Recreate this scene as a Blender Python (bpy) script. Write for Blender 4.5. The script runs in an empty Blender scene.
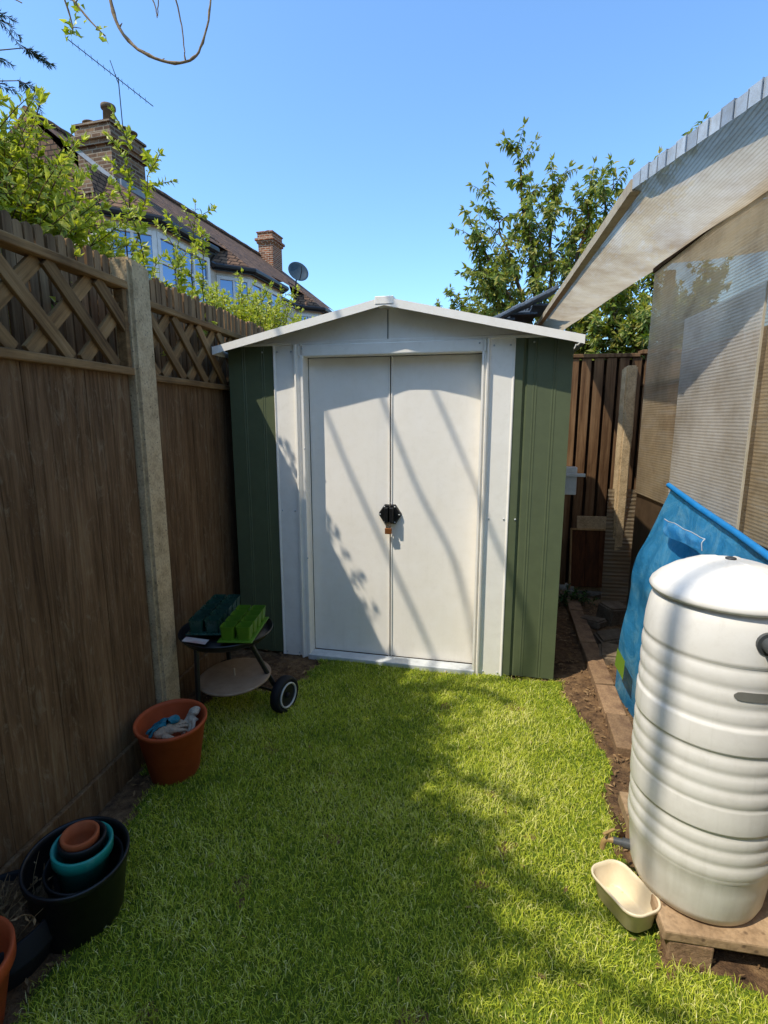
import bpy, bmesh, math, random
from mathutils import Vector, Matrix, noise
R = random.Random(7)
PI = math.pi
sc = bpy.context.scene
C = sc.collection
V = Vector

# ------------------------------------------------------------------ helpers
class MB:
    """mesh collector; every face carries a random value used by the materials"""
    def __init__(s): s.v = []; s.f = []; s.c = []; s.sm = []
    def add(s, vs, fs, c=None, smooth=False):
        b = len(s.v); c = R.random() if c is None else c
        s.v.extend([tuple(p) for p in vs])
        for f in fs:
            s.f.append(tuple(i + b for i in f)); s.c.append(c); s.sm.append(smooth)
        return s
    def bm(s, b, c=None, smooth=False, M=None):
        b.verts.ensure_lookup_table()
        for i, v in enumerate(b.verts): v.index = i
        s.add([(M @ v.co) if M else v.co for v in b.verts], [[v.index for v in f.verts] for f in b.faces], c, smooth)
        b.free(); return s
    def box(s, x0, x1, y0, y1, z0, z1, bev=0.0, c=None, M=None, seg=2, jit=0.0):
        b = bmesh.new(); bmesh.ops.create_cube(b, size=1)
        for v in b.verts:
            v.co = V(((x0 + x1) / 2 + v.co.x * (x1 - x0), (y0 + y1) / 2 + v.co.y * (y1 - y0), (z0 + z1) / 2 + v.co.z * (z1 - z0)))
            if jit: v.co += V([R.uniform(-jit, jit) for _ in range(3)])
        if bev > 0:
            bmesh.ops.bevel(b, geom=list(b.edges), offset=bev, segments=seg, affect='EDGES', profile=.5)
        return s.bm(b, c, False, M)
    def tube(s, pts, rad, n=7, c=None, cap=True, smooth=True):
        pts = [V(p) for p in pts]
        if not hasattr(rad, '__len__'): rad = [rad] * len(pts)
        vs = []; fs = []; prev = None
        for i, p in enumerate(pts):
            t = (pts[min(i + 1, len(pts) - 1)] - pts[max(i - 1, 0)])
            if t.length < 1e-9: t = V((0, 0, 1))
            t.normalize()
            if prev is None:
                a = t.orthogonal().normalized()
            else:
                a = prev - t * prev.dot(t)
                a = a.normalized() if a.length > 1e-6 else t.orthogonal().normalized()
            prev = a; bb = t.cross(a)
            for k in range(n):
                th = 2 * PI * k / n
                vs.append(p + (a * math.cos(th) + bb * math.sin(th)) * rad[i])
        for i in range(len(pts) - 1):
            for k in range(n):
                fs.append((i * n + k, i * n + (k + 1) % n, (i + 1) * n + (k + 1) % n, (i + 1) * n + k))
        s.add(vs, fs, c, smooth)
        if cap:
            s.add(vs[:n], [tuple(range(n))[::-1]], c); s.add(vs[-n:], [tuple(range(n))], c)
        return s
    def lathe(s, prof, n=48, c=None, smooth=True, M=None, flat=()):
        """prof = [(r, z)...] revolved about z"""
        vs = []; fs = []; c = R.random() if c is None else c
        for r, z in prof:
            for k in range(n):
                a = 2 * PI * k / n
                p = V((r * math.cos(a), r * math.sin(a), z)); vs.append(M @ p if M else p)
        for i in range(len(prof) - 1):
            for k in range(n):
                fs.append((i * n + k, i * n + (k + 1) % n, (i + 1) * n + (k + 1) % n, (i + 1) * n + k))
        if prof[0][0] > 1e-4: fs.append(tuple(range(n))[::-1])
        if prof[-1][0] > 1e-4: fs.append(tuple((len(prof) - 1) * n + k for k in range(n)))
        return s.add(vs, fs, c, smooth)
    def ring(s, prof, n=48, c=None, smooth=True, M=None):
        """closed profile revolved (pot walls)"""
        vs = []; fs = []; m = len(prof)
        for r, z in prof:
            for k in range(n):
                a = 2 * PI * k / n
                p = V((r * math.cos(a), r * math.sin(a), z)); vs.append(M @ p if M else p)
        for i in range(m):
            j = (i + 1) % m
            for k in range(n):
                fs.append((i * n + k, i * n + (k + 1) % n, j * n + (k + 1) % n, j * n + k))
        return s.add(vs, fs, c, smooth)
    def strip(s, prof, z0, z1, c=None):
        """open (x,y) profile extruded in z"""
        vs = [(x, y, z0) for x, y in prof] + [(x, y, z1) for x, y in prof]; m = len(prof)
        return s.add(vs, [(i, i + 1, m + i + 1, m + i) for i in range(m - 1)], c)
    def build(s, name, m, parent=None, loc=None, auto=False):
        me = bpy.data.meshes.new(name)
        me.from_pydata(s.v, [], s.f)
        me.polygons.foreach_set('use_smooth', s.sm)
        at = me.attributes.new('rnd', 'FLOAT', 'FACE'); at.data.foreach_set('value', s.c)
        me.materials.append(m); me.update()
        o = bpy.data.objects.new(name, me); C.objects.link(o)
        if parent: o.parent = parent
        if loc: o.location = loc
        return o

def tag(o, label=None, cat=None, group=None, kind=None):
    for k, x in (('label', label), ('category', cat), ('group', group), ('kind', kind)):
        if x: o[k] = x
    return o
def thing(name, label, cat, loc=(0, 0, 0), rz=0, group=None):
    o = bpy.data.objects.new(name, None); C.objects.link(o)
    o.location = loc; o.rotation_euler = (0, 0, rz); o.empty_display_size = .1
    return tag(o, label, cat, group)

# ------------------------------------------------------------------ materials
def lin(h):
    h = h.lstrip('#'); r = []
    for i in (0, 2, 4):
        u = int(h[i:i + 2], 16) / 255
        r.append(u / 12.92 if u <= .04045 else ((u + .055) / 1.055) ** 2.4)
    return (*r, 1)
def col(c): return lin(c) if isinstance(c, str) else (*c, 1)
class N:
    def __init__(s, name):
        s.m = bpy.data.materials.new(name); s.m.use_nodes = True
        s.t = s.m.node_tree; s.t.nodes.clear(); s.o = s.n('ShaderNodeOutputMaterial')
    def n(s, ty, **kw):
        x = s.t.nodes.new(ty)
        for k, v in kw.items():
            if k.startswith('i_'):
                key = k[2:]; key = int(key) if key.isdigit() else key.replace('_', ' ')
                if hasattr(v, 'is_linked') or isinstance(v, bpy.types.NodeSocket): s.t.links.new(v, x.inputs[key])
                else: x.inputs[key].default_value = v
            else: setattr(x, k, v)
        return x
    def l(s, a, b): s.t.links.new(a, b)
    def coords(s, scale=(1, 1, 1), rot=(0, 0, 0)):
        tc = s.n('ShaderNodeTexCoord'); mp = s.n('ShaderNodeMapping')
        s.l(tc.outputs['Object'], mp.inputs['Vector']); mp.inputs['Scale'].default_value = scale; mp.inputs['Rotation'].default_value = rot
        return mp.outputs[0]
    def noise(s, vec, scale, detail=4, rough=.55, dist=0):
        x = s.n('ShaderNodeTexNoise'); s.l(vec, x.inputs['Vector'])
        x.inputs['Scale'].default_value = scale; x.inputs['Detail'].default_value = detail
        x.inputs['Roughness'].default_value = rough; x.inputs['Distortion'].default_value = dist
        return x.outputs['Fac']
    def ramp(s, fac, stops):
        x = s.n('ShaderNodeValToRGB'); s.l(fac, x.inputs[0]); e = x.color_ramp.elements
        while len(e) < len(stops): e.new(.5)
        for i, (p, c) in enumerate(stops): e[i].position = p; e[i].color = col(c) if not isinstance(c, (int, float)) else (c, c, c, 1)
        return x.outputs[0]
    def mix(s, fac, a, b, mode='MIX'):
        x = s.n('ShaderNodeMix', data_type='RGBA', blend_type=mode)
        for k, val in ((0, fac), (6, a), (7, b)):
            if isinstance(val, bpy.types.NodeSocket): s.l(val, x.inputs[k])
            else: x.inputs[k].default_value = val if k == 0 else col(val)
        return x.outputs[2]
    def rnd(s):
        return s.n('ShaderNodeAttribute', attribute_name='rnd').outputs['Fac']
    def bump(s, h, st=.3, d=.01):
        x = s.n('ShaderNodeBump'); s.l(h, x.inputs['Height']); x.inputs['Strength'].default_value = st; x.inputs['Distance'].default_value = d
        return x.outputs[0]
    def pbr(s, c, rough=.6, spec=.4, metal=0, normal=None, **kw):
        x = s.n('ShaderNodeBsdfPrincipled')
        for k, val in (('Base Color', c), ('Roughness', rough), ('Specular IOR Level', spec), ('Metallic', metal)):
            if isinstance(val, bpy.types.NodeSocket): s.l(val, x.inputs[k])
            else: x.inputs[k].default_value = col(val) if k == 'Base Color' else val
        if normal: s.l(normal, x.inputs['Normal'])
        for k, val in kw.items(): x.inputs[k.replace('_', ' ')].default_value = val
        s.l(x.outputs[0], s.o.inputs[0]); return x

def m_plastic(name, c, c2=None, rough=.45, dirt=.25, spec=.4, dirtcol='#4a4030', bumps=.05, grime=0.):
    n = N(name); v = n.coords()
    a = n.noise(v, 9, 6, .65); b = n.noise(v, 70, 3)
    base = n.mix(n.ramp(a, [(.35, 0.), (.75, 1.)]), c, c2 or c)
    d = n.mix(n.ramp(n.noise(v, 23, 8, .75), [(.5, 0.), (.85, dirt)]), base, dirtcol)
    if grime:
        sz = n.n('ShaderNodeSeparateXYZ'); tc = n.n('ShaderNodeTexCoord'); n.l(tc.outputs['Object'], sz.inputs[0])
        st = n.noise(n.coords((14, 14, 1.1)), 2.2, 5, .65)
        ad = n.n('ShaderNodeMath', operation='MULTIPLY_ADD', i_1=.55); n.l(st, ad.inputs[0]); n.l(sz.outputs[2], ad.inputs[2])
        d = n.mix(n.ramp(ad.outputs[0], [(.22, 1.), (.42, .35), (.75, .0)]), d, n.mix(grime, d, dirtcol))
        d = n.mix(n.ramp(st, [(.56, 0.), (.72, grime)]), d, n.mix(.4, d, dirtcol))
        sc2 = n.noise(n.coords((3, 3, 40)), 5, 6, .8); d = n.mix(n.ramp(sc2, [(.66, 0.), (.74, grime * .8)]), d, dirtcol)
    n.pbr(d, n.ramp(a, [(.2, rough - .08), (.8, rough + .12)]), spec, normal=n.bump(b, bumps, .002))
    return n.m
def m_wood(name, stops, axis='z', rough=.85, sc_=1.0, bump=.5, rndmix=.45, streak=26, mott=0.0):
    n = N(name); k = {'x': (1.2, streak, streak), 'y': (streak, 1.2, streak), 'z': (streak, streak, 1.2)}[axis]
    rv = n.rnd(); v0 = n.coords(tuple(sc_ * x for x in k))
    add = n.n('ShaderNodeVectorMath', operation='ADD'); n.l(v0, add.inputs[0])
    comb = n.n('ShaderNodeCombineXYZ'); mul = n.n('ShaderNodeMath', operation='MULTIPLY', i_1=37.0); n.l(rv, mul.inputs[0])
    for i in range(3): n.l(mul.outputs[0], comb.inputs[i])
    n.l(comb.outputs[0], add.inputs[1]); vec = add.outputs[0]
    g = n.noise(vec, 1.6, 8, .68, .6); fine = n.noise(vec, 6, 6, .7)
    big = n.noise(n.coords((2.2, 2.2, 1.1)), 2.4, 5, .6)
    mm = n.n('ShaderNodeMath', operation='MULTIPLY_ADD', i_1=.7, i_2=0.0); n.l(g, mm.inputs[0])
    m2 = n.n('ShaderNodeMath', operation='MULTIPLY_ADD', i_1=.35); n.l(big, m2.inputs[0]); n.l(mm.outputs[0], m2.inputs[2])
    base = n.ramp(m2.outputs[0], [(.32 + .4 * i / max(1, len(stops) - 1), c) for i, c in enumerate(stops)])
    shade = n.ramp(rv, [(0., 1 - rndmix), (1., 1.)])
    base = n.mix(1.0, base, shade, 'MULTIPLY')
    fk = n.ramp(fine, [(.45, 1.), (.62, .62)]); base = n.mix(.55, base, fk, 'MULTIPLY')
    if mott:
        pale = n.ramp(n.noise(n.coords((9, 9, 3.2)), 3.1, 7, .75, 1.2), [(.53, 0.), (.7, mott)])
        base = n.mix(pale, base, '#8c7a60')
    n.pbr(base, rough, .2, normal=n.bump(n.mix(.5, g, fine), bump, .006)); return n.m
def m_rough(name, stops, scale=14, rough=.9, bump=.6, spots=None, d=.008):
    n = N(name); v = n.coords(); a = n.noise(v, scale, 9, .7); b = n.noise(v, scale * 7, 4, .6); g = n.noise(v, scale * .18, 4)
    f = n.mix(.35, a, g)
    base = n.ramp(f, [(.33 + .34 * i / max(1, len(stops) - 1), c) for i, c in enumerate(stops)])
    base = n.mix(.5, base, n.ramp(b, [(.38, .55), (.55, 1.)]), 'MULTIPLY')
    rv = n.ramp(n.rnd(), [(0., .75), (1., 1.08)]); base = n.mix(1., base, rv, 'MULTIPLY')
    if spots:
        vo = n.n('ShaderNodeTexVoronoi'); n.l(v, vo.inputs['Vector']); vo.inputs['Scale'].default_value = scale * 3
        base = n.mix(n.ramp(vo.outputs['Distance'], [(.08, .8), (.2, 0.)]), base, spots)
    n.pbr(base, rough, .25, normal=n.bump(n.mix(.4, a, b), bump, d)); return n.m
def m_leaf(name, lo, hi, trans=.45, rough=.45, tint='#b8d020'):
    n = N(name); rv = n.rnd(); c = n.ramp(rv, [(0., lo), (.55, hi), (1., tint)])
    p = n.pbr(c, rough, .35)
    t = n.n('ShaderNodeBsdfTranslucent'); n.l(n.mix(1., c, '#f4ff9a', 'MULTIPLY'), t.inputs[0])
    mx = n.n('ShaderNodeMixShader', i_0=trans); n.l(p.outputs[0], mx.inputs[1]); n.l(t.outputs[0], mx.inputs[2]); n.l(mx.outputs[0], n.o.inputs[0])
    return n.m
def m_poly(name, tint, axis, transp=.3, transl=.5, rough=.25, period=.011, dirt='#6b5238', lstr=.22):
    n = N(name); v = n.coords()
    w = n.n('ShaderNodeTexWave', wave_type='BANDS', bands_direction=axis.upper()); n.l(v, w.inputs['Vector'])
    w.inputs['Scale'].default_value = .314 / period; w.inputs['Distortion'].default_value = 0
    lines = n.ramp(w.outputs['Fac'], [(.55, 0.), (.95, 1.)])
    blot = n.noise(v, 3.2, 6, .7); sp = n.noise(v, 45, 5, .7)
    stretch = n.noise(n.coords((30, 3, 3) if axis == 'X' else (3, 3, 30)), 1.4, 5, .6)
    c = n.mix(n.ramp(blot, [(.4, 0.), (.72, .75)]), tint, dirt)
    c = n.mix(n.ramp(stretch, [(.5, 0.), (.75, .35)]), c, '#e8e2d4')
    c = n.mix(n.ramp(lines, [(0., 0.), (1., lstr)]), c, '#3c3226')
    tr = n.n('ShaderNodeBsdfTransparent'); n.l(n.mix(.35, c, '#ffffff'), tr.inputs[0])
    tl = n.n('ShaderNodeBsdfTranslucent'); n.l(c, tl.inputs[0])
    df = n.n('ShaderNodeBsdfPrincipled', i_Roughness=rough); n.l(c, df.inputs['Base Color'])
    n.l(n.bump(n.mix(.3, w.outputs['Fac'], sp), .35, .003), df.inputs['Normal'])
    a = n.n('ShaderNodeMixShader', i_0=transl); n.l(df.outputs[0], a.inputs[1]); n.l(tl.outputs[0], a.inputs[2])
    fac = n.n('ShaderNodeMath', operation='MULTIPLY'); n.l(n.ramp(n.mix(.5, lines, blot), [(.2, 1.), (.8, .25)]), fac.inputs[0]); fac.inputs[1].default_value = transp
    b = n.n('ShaderNodeMixShader'); n.l(fac.outputs[0], b.inputs[0]); n.l(a.outputs[0], b.inputs[1]); n.l(tr.outputs[0], b.inputs[2])
    n.l(b.outputs[0], n.o.inputs[0]); return n.m
def m_brick(name, c1, c2, mortar, scale=1.0, rough=.9, bw=.22, rh=.075, rot=(0, 0, 0), ms=.012, tri=True):
    n = N(name); tc = n.n('ShaderNodeTexCoord'); geo = n.n('ShaderNodeNewGeometry')
    # box-mapped: u runs along x or y depending on which way the face looks, v is z
    sep = n.n('ShaderNodeSeparateXYZ'); n.l(tc.outputs['Object'], sep.inputs[0])
    ns = n.n('ShaderNodeSeparateXYZ'); n.l(tc.outputs['Normal'], ns.inputs[0])
    ab = n.n('ShaderNodeMath', operation='ABSOLUTE'); n.l(ns.outputs[0], ab.inputs[0])
    gt = n.n('ShaderNodeMath', operation='GREATER_THAN', i_1=.6); n.l(ab.outputs[0], gt.inputs[0])
    mx = n.n('ShaderNodeMix', data_type='FLOAT'); n.l(gt.outputs[0], mx.inputs[0]); n.l(sep.outputs[0], mx.inputs[2]); n.l(sep.outputs[1], mx.inputs[3])
    cb = n.n('ShaderNodeCombineXYZ'); n.l(mx.outputs[0], cb.inputs[0]); n.l(sep.outputs[2], cb.inputs[1])
    b = n.n('ShaderNodeTexBrick', offset=.5); n.l(cb.outputs[0], b.inputs['Vector'])
    b.inputs['Color1'].default_value = col(c1); b.inputs['Color2'].default_value = col(c2); b.inputs['Mortar'].default_value = col(mortar)
    b.inputs['Scale'].default_value = 1; b.inputs['Brick Width'].default_value = bw; b.inputs['Row Height'].default_value = rh; b.inputs['Mortar Size'].default_value = ms
    no = n.noise(tc.outputs['Object'], 9, 6, .7)
    c = n.mix(.7, b.outputs['Color'], n.ramp(no, [(.3, .45), (.65, 1.2)]), 'MULTIPLY')
    inv = n.n('ShaderNodeMath', operation='SUBTRACT', i_0=1.0); n.l(b.outputs['Fac'], inv.inputs[1])
    n.pbr(c, rough, .2, normal=n.bump(n.mix(.3, inv.outputs[0], no), .8, .02)); return n.m

M = {}
M['fence'] = m_wood('weathered_fence_wood', ['#3c2b19', '#62472c', '#7e6042', '#927856'], 'z', mott=.6, bump=1.0, rndmix=.16)
M['trellis'] = m_wood('trellis_wood', ['#4a3620', '#80603c', '#a07c50', '#b8966a'], 'y', bump=.4, rndmix=.35)
M['picket'] = m_wood('picket_wood', ['#5a432e', '#8c6c4a', '#b09068'], 'z', bump=.4, rndmix=.35)
M['backfence'] = m_wood('back_fence_wood', ['#3c2a1a', '#6c4e34', '#8a6a4a', '#9a7a5a'], 'z', bump=.5, rndmix=.45)
M['darkwood'] = m_wood('dark_stained_wood', ['#22170f', '#3f2c1d', '#5a432e'], 'z', bump=.4)
M['tanwood'] = m_wood('tan_batten_wood', ['#6a5236', '#9a7c56', '#b89a70'], 'y', bump=.3)
M['board'] = m_wood('brown_board', ['#3c2414', '#663d22', '#7c4e2d'], 'z', bump=.2)
M['edge'] = m_wood('pale_board_edge', ['#8a6c48', '#b89260', '#cfae7e'], 'z', bump=.2)
M['ply'] = m_plastic('dirty_brown_sheet', '#5c4a38', '#473828', .35, .5, .4, '#2c2118')
M['concrete'] = m_rough('concrete', ['#94805c', '#c6ac84', '#d8c098'], 16, .92, .7, '#5c5246')
M['slab'] = m_rough('paving_slab', ['#7a6248', '#a08464', '#b89c7a'], 10, .9, .6, '#5c4836')
M['brickblock'] = m_rough('buff_brick', ['#6c5240', '#96785a', '#a88a68'], 18, .92, .8)
M['stone'] = m_rough('garden_stone', ['#57493b', '#7c6c58', '#958670'], 12, .92, .9)
M['soil'] = m_rough('soil', ['#33251a', '#624a34', '#866848', '#9c7e5a'], 26, .98, 1.0, None, .02)
M['white'] = m_plastic('white_painted_steel', '#f4eee2', '#ece5d7', .38, .2, .4, '#a89a80', .03)
M['door'] = m_plastic('door_steel', '#f5eee2', '#f0e8d9', .36, .14, .4, '#a89a80', .04, grime=.16)
M['green'] = m_plastic('green_painted_steel', '#5c6448', '#535b41', .42, .22, .4, '#3c4030', .05)
M['zinc'] = m_plastic('galvanised_trim', '#c8cac8', '#a9adac', .35, .4, .6, '#5e5a50')
M['black'] = m_plastic('black_plastic', '#0b0b0c', '#151517', .4, .25, .5, '#2d2a26')
M['rubber'] = m_plastic('black_rubber', '#131314', '#1d1d1e', .7, .3, .3, '#332d26')
M['darkpot'] = m_plastic('dark_plant_pot', '#151514', '#22211f', .5, .4, .4, '#3c3630')
M['blackmetal'] = m_plastic('black_enamel', '#121313', '#1b1c1c', .4, .45, .5, '#38322c')
M['whiterim'] = m_plastic('wheel_rim_white', '#c8c6bd', '#b3b1a8', .5, .3)
M['brass'] = N('brass_lock'); M['brass'].pbr('#9a6034', .4, .5, .6); M['brass'] = M['brass'].m
M['steel'] = N('shackle_steel'); M['steel'].pbr('#9c8a74', .35, .5, .9); M['steel'] = M['steel'].m
M['terra'] = m_plastic('terracotta_plastic', '#b25028', '#9c4522', .6, .3, .3, '#6c3a20')
M['terralt'] = m_plastic('old_terracotta', '#b05a30', '#8c4626', .7, .35, .3, '#6a4a38')
M['teal'] = m_plastic('teal_plastic', '#1c8c7c', '#167468', .4, .4, .5, '#9ab8b0')
M['butt'] = m_plastic('white_butt_plastic', '#e6e1d7', '#ddd7cb', .34, .2, .5, '#8a8064', .03, grime=.35)
M['greyplastic'] = m_plastic('grey_pipe_plastic', '#4a4c4c', '#3c3e3e', .45, .3)
M['cream'] = m_plastic('cream_plastic', '#dccbab', '#d2c09c', .4, .25, .4, '#a08458')
M['tap'] = m_plastic('dull_brass_tap', '#a88a58', '#8c7040', .45, .4, .5)
M['potclay'] = m_plastic('sooty_chimney_pot', '#7c6a54', '#54483a', .8, .5, .2, '#2c2620')
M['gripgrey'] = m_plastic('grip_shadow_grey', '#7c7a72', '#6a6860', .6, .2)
g = N('silver_capping'); v_ = g.coords(); c_ = g.mix(g.ramp(g.noise(v_, 30, 6, .7), [(.4, 0.), (.75, .6)]), g.ramp(g.rnd(), [(0., '#5c6064'), (.06, '#98a0a8'), (1., '#c2c8cc')]), '#8c8478')
g.pbr(c_, .42, .5, .2, g.bump(g.noise(v_, 14, 4), .3, .006)); M['cap'] = g.m
M['leadgrey'] = m_plastic('weathered_lead', '#8c9094', '#74787c', .6, .4)
M['edging'] = m_plastic('clear_edging', '#c4b8a2', '#b0a488', .3, .3)
M['lime'] = m_plastic('lime_seed_tray', '#547c18', '#486c14', .45, .3, .4, '#3a4a18')
M['seedgreen'] = m_plastic('dark_seed_tray', '#26483a', '#1e3c32', .25, .3, .6, '#7c9a90')
M['ash'] = m_plastic('ash_grey_metal', '#a08a72', '#866f58', .75, .5, .2, '#5c4836')
M['paper'] = m_plastic('printed_packet', '#b8b8b0', '#a85a3c', .6, .4, .3, '#6a88a0')
M['cloth'] = m_plastic('glove_cloth', '#b09a80', '#8c7c68', .9, .45, .1, '#4a4038')
M['clothteal'] = m_plastic('glove_teal', '#2b7480', '#1f5864', .85, .4, .2, '#c8c4b8')
M['clothwhite'] = m_plastic('glove_white', '#b8a890', '#968c7c', .85, .5, .2, '#44707a')
M['lead'] = m_plastic('lead_flashing', '#a3aeb8', '#8f9aa4', .38, .4, .6, '#d0d4d6')
M['rust'] = m_plastic('rusty_tape', '#b09c80', '#c4b498', .6, .85, .3, '#6c4c34')
M['polywall'] = m_poly('polycarbonate_wall', '#e6ceA6', 'z', .32, .5, .28, .0125, '#7c6040', .14)
M['polyfront'] = m_poly('polycarbonate_clear_panel', '#f2ece0', 'z', .22, .5, .2, .0125, '#b09c7c', .14)
M['polyroof'] = m_poly('polycarbonate_roof', '#d2c2a6', 'x', .14, .62, .35, .011, '#94795a', .3)
M['polyclear'] = m_poly('clear_ribbed_sheet', '#b4a68c', 'z', .55, .5, .2, .021, '#8a7450')
M['bark'] = m_rough('bark', ['#3a2c1e', '#6a543c', '#8c7658'], 30, .95, .8)
M['twig'] = m_rough('pale_twig_bark', ['#54402c', '#8c7252', '#a98e6a'], 40, .9, .5)
M['leaf_lime'] = m_leaf('lime_hedge_leaf', '#808e1e', '#b6b83a', .45, .42, '#dcd670')
M['leaf_cherry'] = m_leaf('cherry_leaf', '#546828', '#8a983e', .42, .42, '#b0a252')
M['leaf_dark'] = m_leaf('dark_leaf', '#1c3312', '#35541c', .3, .5, '#4c6c24')
M['needle'] = m_leaf('conifer_needle', '#12241c', '#213a2c', .15, .6, '#3a4c34')
M['grass'] = m_leaf('grass_blade', '#769020', '#ccd040', .24, .6, '#ece39a')
M['litter'] = m_rough('dry_litter', ['#4c3824', '#8a6c48', '#b09470'], 20, .95, .2)
M['housebrick'] = m_brick('old_chimney_brick', '#86684c', '#503a2c', '#8c7c68')
M['redbrick'] = m_brick('red_chimney_brick', '#9a5c3c', '#6e3e28', '#b09c84')
M['rooftile'] = m_brick('brown_roof_tile', '#84644c', '#5e4838', '#32261e', bw=.17, rh=.10, ms=.012)
M['render'] = m_plastic('cream_render', '#cfc8ba', '#bcb4a4', .85, .3, .2, '#7c7060')
M['whitewood'] = m_plastic('white_window_paint', '#d8d6d0', '#ccc9c2', .5, .25, .4, '#8c8474')
M['gutter'] = m_plastic('black_gutter', '#121214', '#1d1c1c', .4, .2)
g = N('window_glass'); g.pbr('#3c6c9c', .05, 1.0, .35, IOR=2.0); M['glass'] = g.m  # blue base colour carries the sky reflection
g = N('curtain'); g.pbr('#8c9298', .9, .2); M['curtain'] = g.m
M['slate'] = m_rough('grey_slate', ['#3c4248', '#59616a', '#757c82'], 9, .7, .5)
M['dish'] = m_plastic('dish_grey', '#36464e', '#2c3a42', .5, .3)
def m_blue():
    n = N('blue_plastic_sheet'); v = n.coords()
    a = n.noise(v, 6, 7, .7, 1.0); b = n.noise(v, 34, 5, .7)
    c = n.ramp(a, [(.3, '#2c8ac4'), (.5, '#48a4da'), (.68, '#7cc0e2'), (.8, '#c4dee8')])
    p = n.pbr(c, .22, .6, normal=n.bump(n.mix(.4, a, b), .6, .02))
    tl = n.n('ShaderNodeBsdfTranslucent'); n.l(c, tl.inputs[0]); tr = n.n('ShaderNodeBsdfTransparent'); tr.inputs[0].default_value = col('#5fb4e8')
    m1 = n.n('ShaderNodeMixShader', i_0=.4); n.l(p.outputs[0], m1.inputs[1]); n.l(tl.outputs[0], m1.inputs[2])
    m2 = n.n('ShaderNodeMixShader', i_0=.24); n.l(m1.outputs[0], m2.inputs[1]); n.l(tr.outputs[0], m2.inputs[2]); n.l(m2.outputs[0], n.o.inputs[0]); return n.m
M['blue'] = m_blue()
M['bluetube'] = m_plastic('blue_hem', '#0f6aa4', '#1878b4', .4, .3, .5, '#6ca8cc')
g = N('label_lime'); g.pbr('#6c8a2a', .5); M['lab'] = g.m

# ------------------------------------------------------------------ camera, sun, sky
CAMH = 1.35; F = 514.0
pitch = math.atan(92 / 514.0); yaw = math.atan(81 / (514 / math.cos(pitch)))
cam = bpy.data.cameras.new('camera'); co = bpy.data.objects.new('camera', cam); C.objects.link(co)
cam.sensor_fit = 'VERTICAL'; cam.sensor_height = 36; cam.lens = F / 1024 * 36; cam.clip_end = 3000; cam.clip_start = .02
co.location = (0, 0, CAMH); co.rotation_euler = (PI / 2 - pitch, 0, yaw); sc.camera = co
L = V((.20, .16, -.40)).normalized()
elev = math.asin(-L.z); az = math.atan2(-L.x, -L.y)
sl = bpy.data.lights.new('sun', 'SUN'); sl.energy = 5.0; sl.angle = math.radians(.55); sl.color = (1, .93, .81)
so = bpy.data.objects.new('sun', sl); C.objects.link(so); so.rotation_euler = L.to_track_quat('-Z', 'Y').to_euler(); so.location = (-4, -3, 8)
w = bpy.data.worlds.new('World'); sc.world = w; w.use_nodes = True
nt = w.node_tree; bg = nt.nodes['Background']
sky = nt.nodes.new('ShaderNodeTexSky'); sky.sky_type = 'NISHITA'; sky.sun_disc = False
sky.sun_elevation = elev; sky.sun_rotation = az; sky.altitude = 0; sky.air_density = 1.0; sky.dust_density = .8; sky.ozone_density = 2.2
gain = nt.nodes.new('ShaderNodeVectorMath'); gain.operation = 'MULTIPLY'; gain.inputs[1].default_value = (1.50, 1.95, 2.24)
nt.links.new(sky.outputs[0], gain.inputs[0]); nt.links.new(gain.outputs[0], bg.inputs[0]); bg.inputs[1].default_value = .15
sc.view_settings.view_transform = 'Standard'; sc.view_settings.look = 'None'; sc.view_settings.exposure = 0

# ------------------------------------------------------------------ ground
def sheet(name, pts, m, z, kind='structure', sub=None):
    mb = MB(); mb.add([(x, y, z) for x, y in pts], [tuple(range(len(pts)))]); o = mb.build(name, m); return tag(o, kind=kind)
mb = MB()
sheet('ground', [(-600, -600), (600, -600), (600, 600), (-600, 600)], M['soil'], -.012)
# bumpy soil bed
def bumpy(name, x0, x1, y0, y1, st, amp, m, z=0):
    mb = MB(); nx = max(2, int((x1 - x0) / st)); ny = max(2, int((y1 - y0) / st)); vs = []
    for j in range(ny + 1):
        for i in range(nx + 1):
            x = x0 + (x1 - x0) * i / nx; y = y0 + (y1 - y0) * j / ny
            h = noise.fractal(V((x * 9, y * 9, 3)), .9, 2.1, 5) * amp
            vs.append((x, y, z + h))
    fs = [(j * (nx + 1) + i, j * (nx + 1) + i + 1, (j + 1) * (nx + 1) + i + 1, (j + 1) * (nx + 1) + i) for j in range(ny) for i in range(nx)]
    mb.add(vs, fs, .5, True); return tag(mb.build(name, m), kind='structure')
bumpy('soil_bed', -1.45, 1.6, .2, 4.4, .02, .012, M['soil'], .004)

def lawn_mask(x, y):
    """1 = dense turf, 0 = bare"""
    r = .575 + .02 * math.sin(y * 7) + .05 * noise.noise(V((x * 3, y * 6, 1)))
    if y < 1.16: r = 1.5
    elif y < 1.72: r = min(r, .545 + .05 * noise.noise(V((3, y * 9, 5))))
    l = -1.2 + .10 * noise.noise(V((1, y * 5, 2)))
    if y > 1.25 and y < 1.6: l = -1.11 + .06 * noise.noise(V((1, y * 9, 2)))
    if .6 < y <= 1.0: l = -.99 + .05 * noise.noise(V((4, y * 9, 2)))
    if y > 2.25: l = -.86 + .10 * noise.noise(V((1, y * 8, 2))) + (y - 2.25) * .2
    d = min(r - x, x - l)
    top = 2.70 - .0643 * (x + 1.265)
    if -.1 < x < .55: top -= .0
    d = min(d, (top - y))
    if x > .60 and y > 1.08: d = min(d, .6 - x + (1.17 - y) * 2.5)
    return max(0., min(1., d / .05 + .15))
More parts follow.
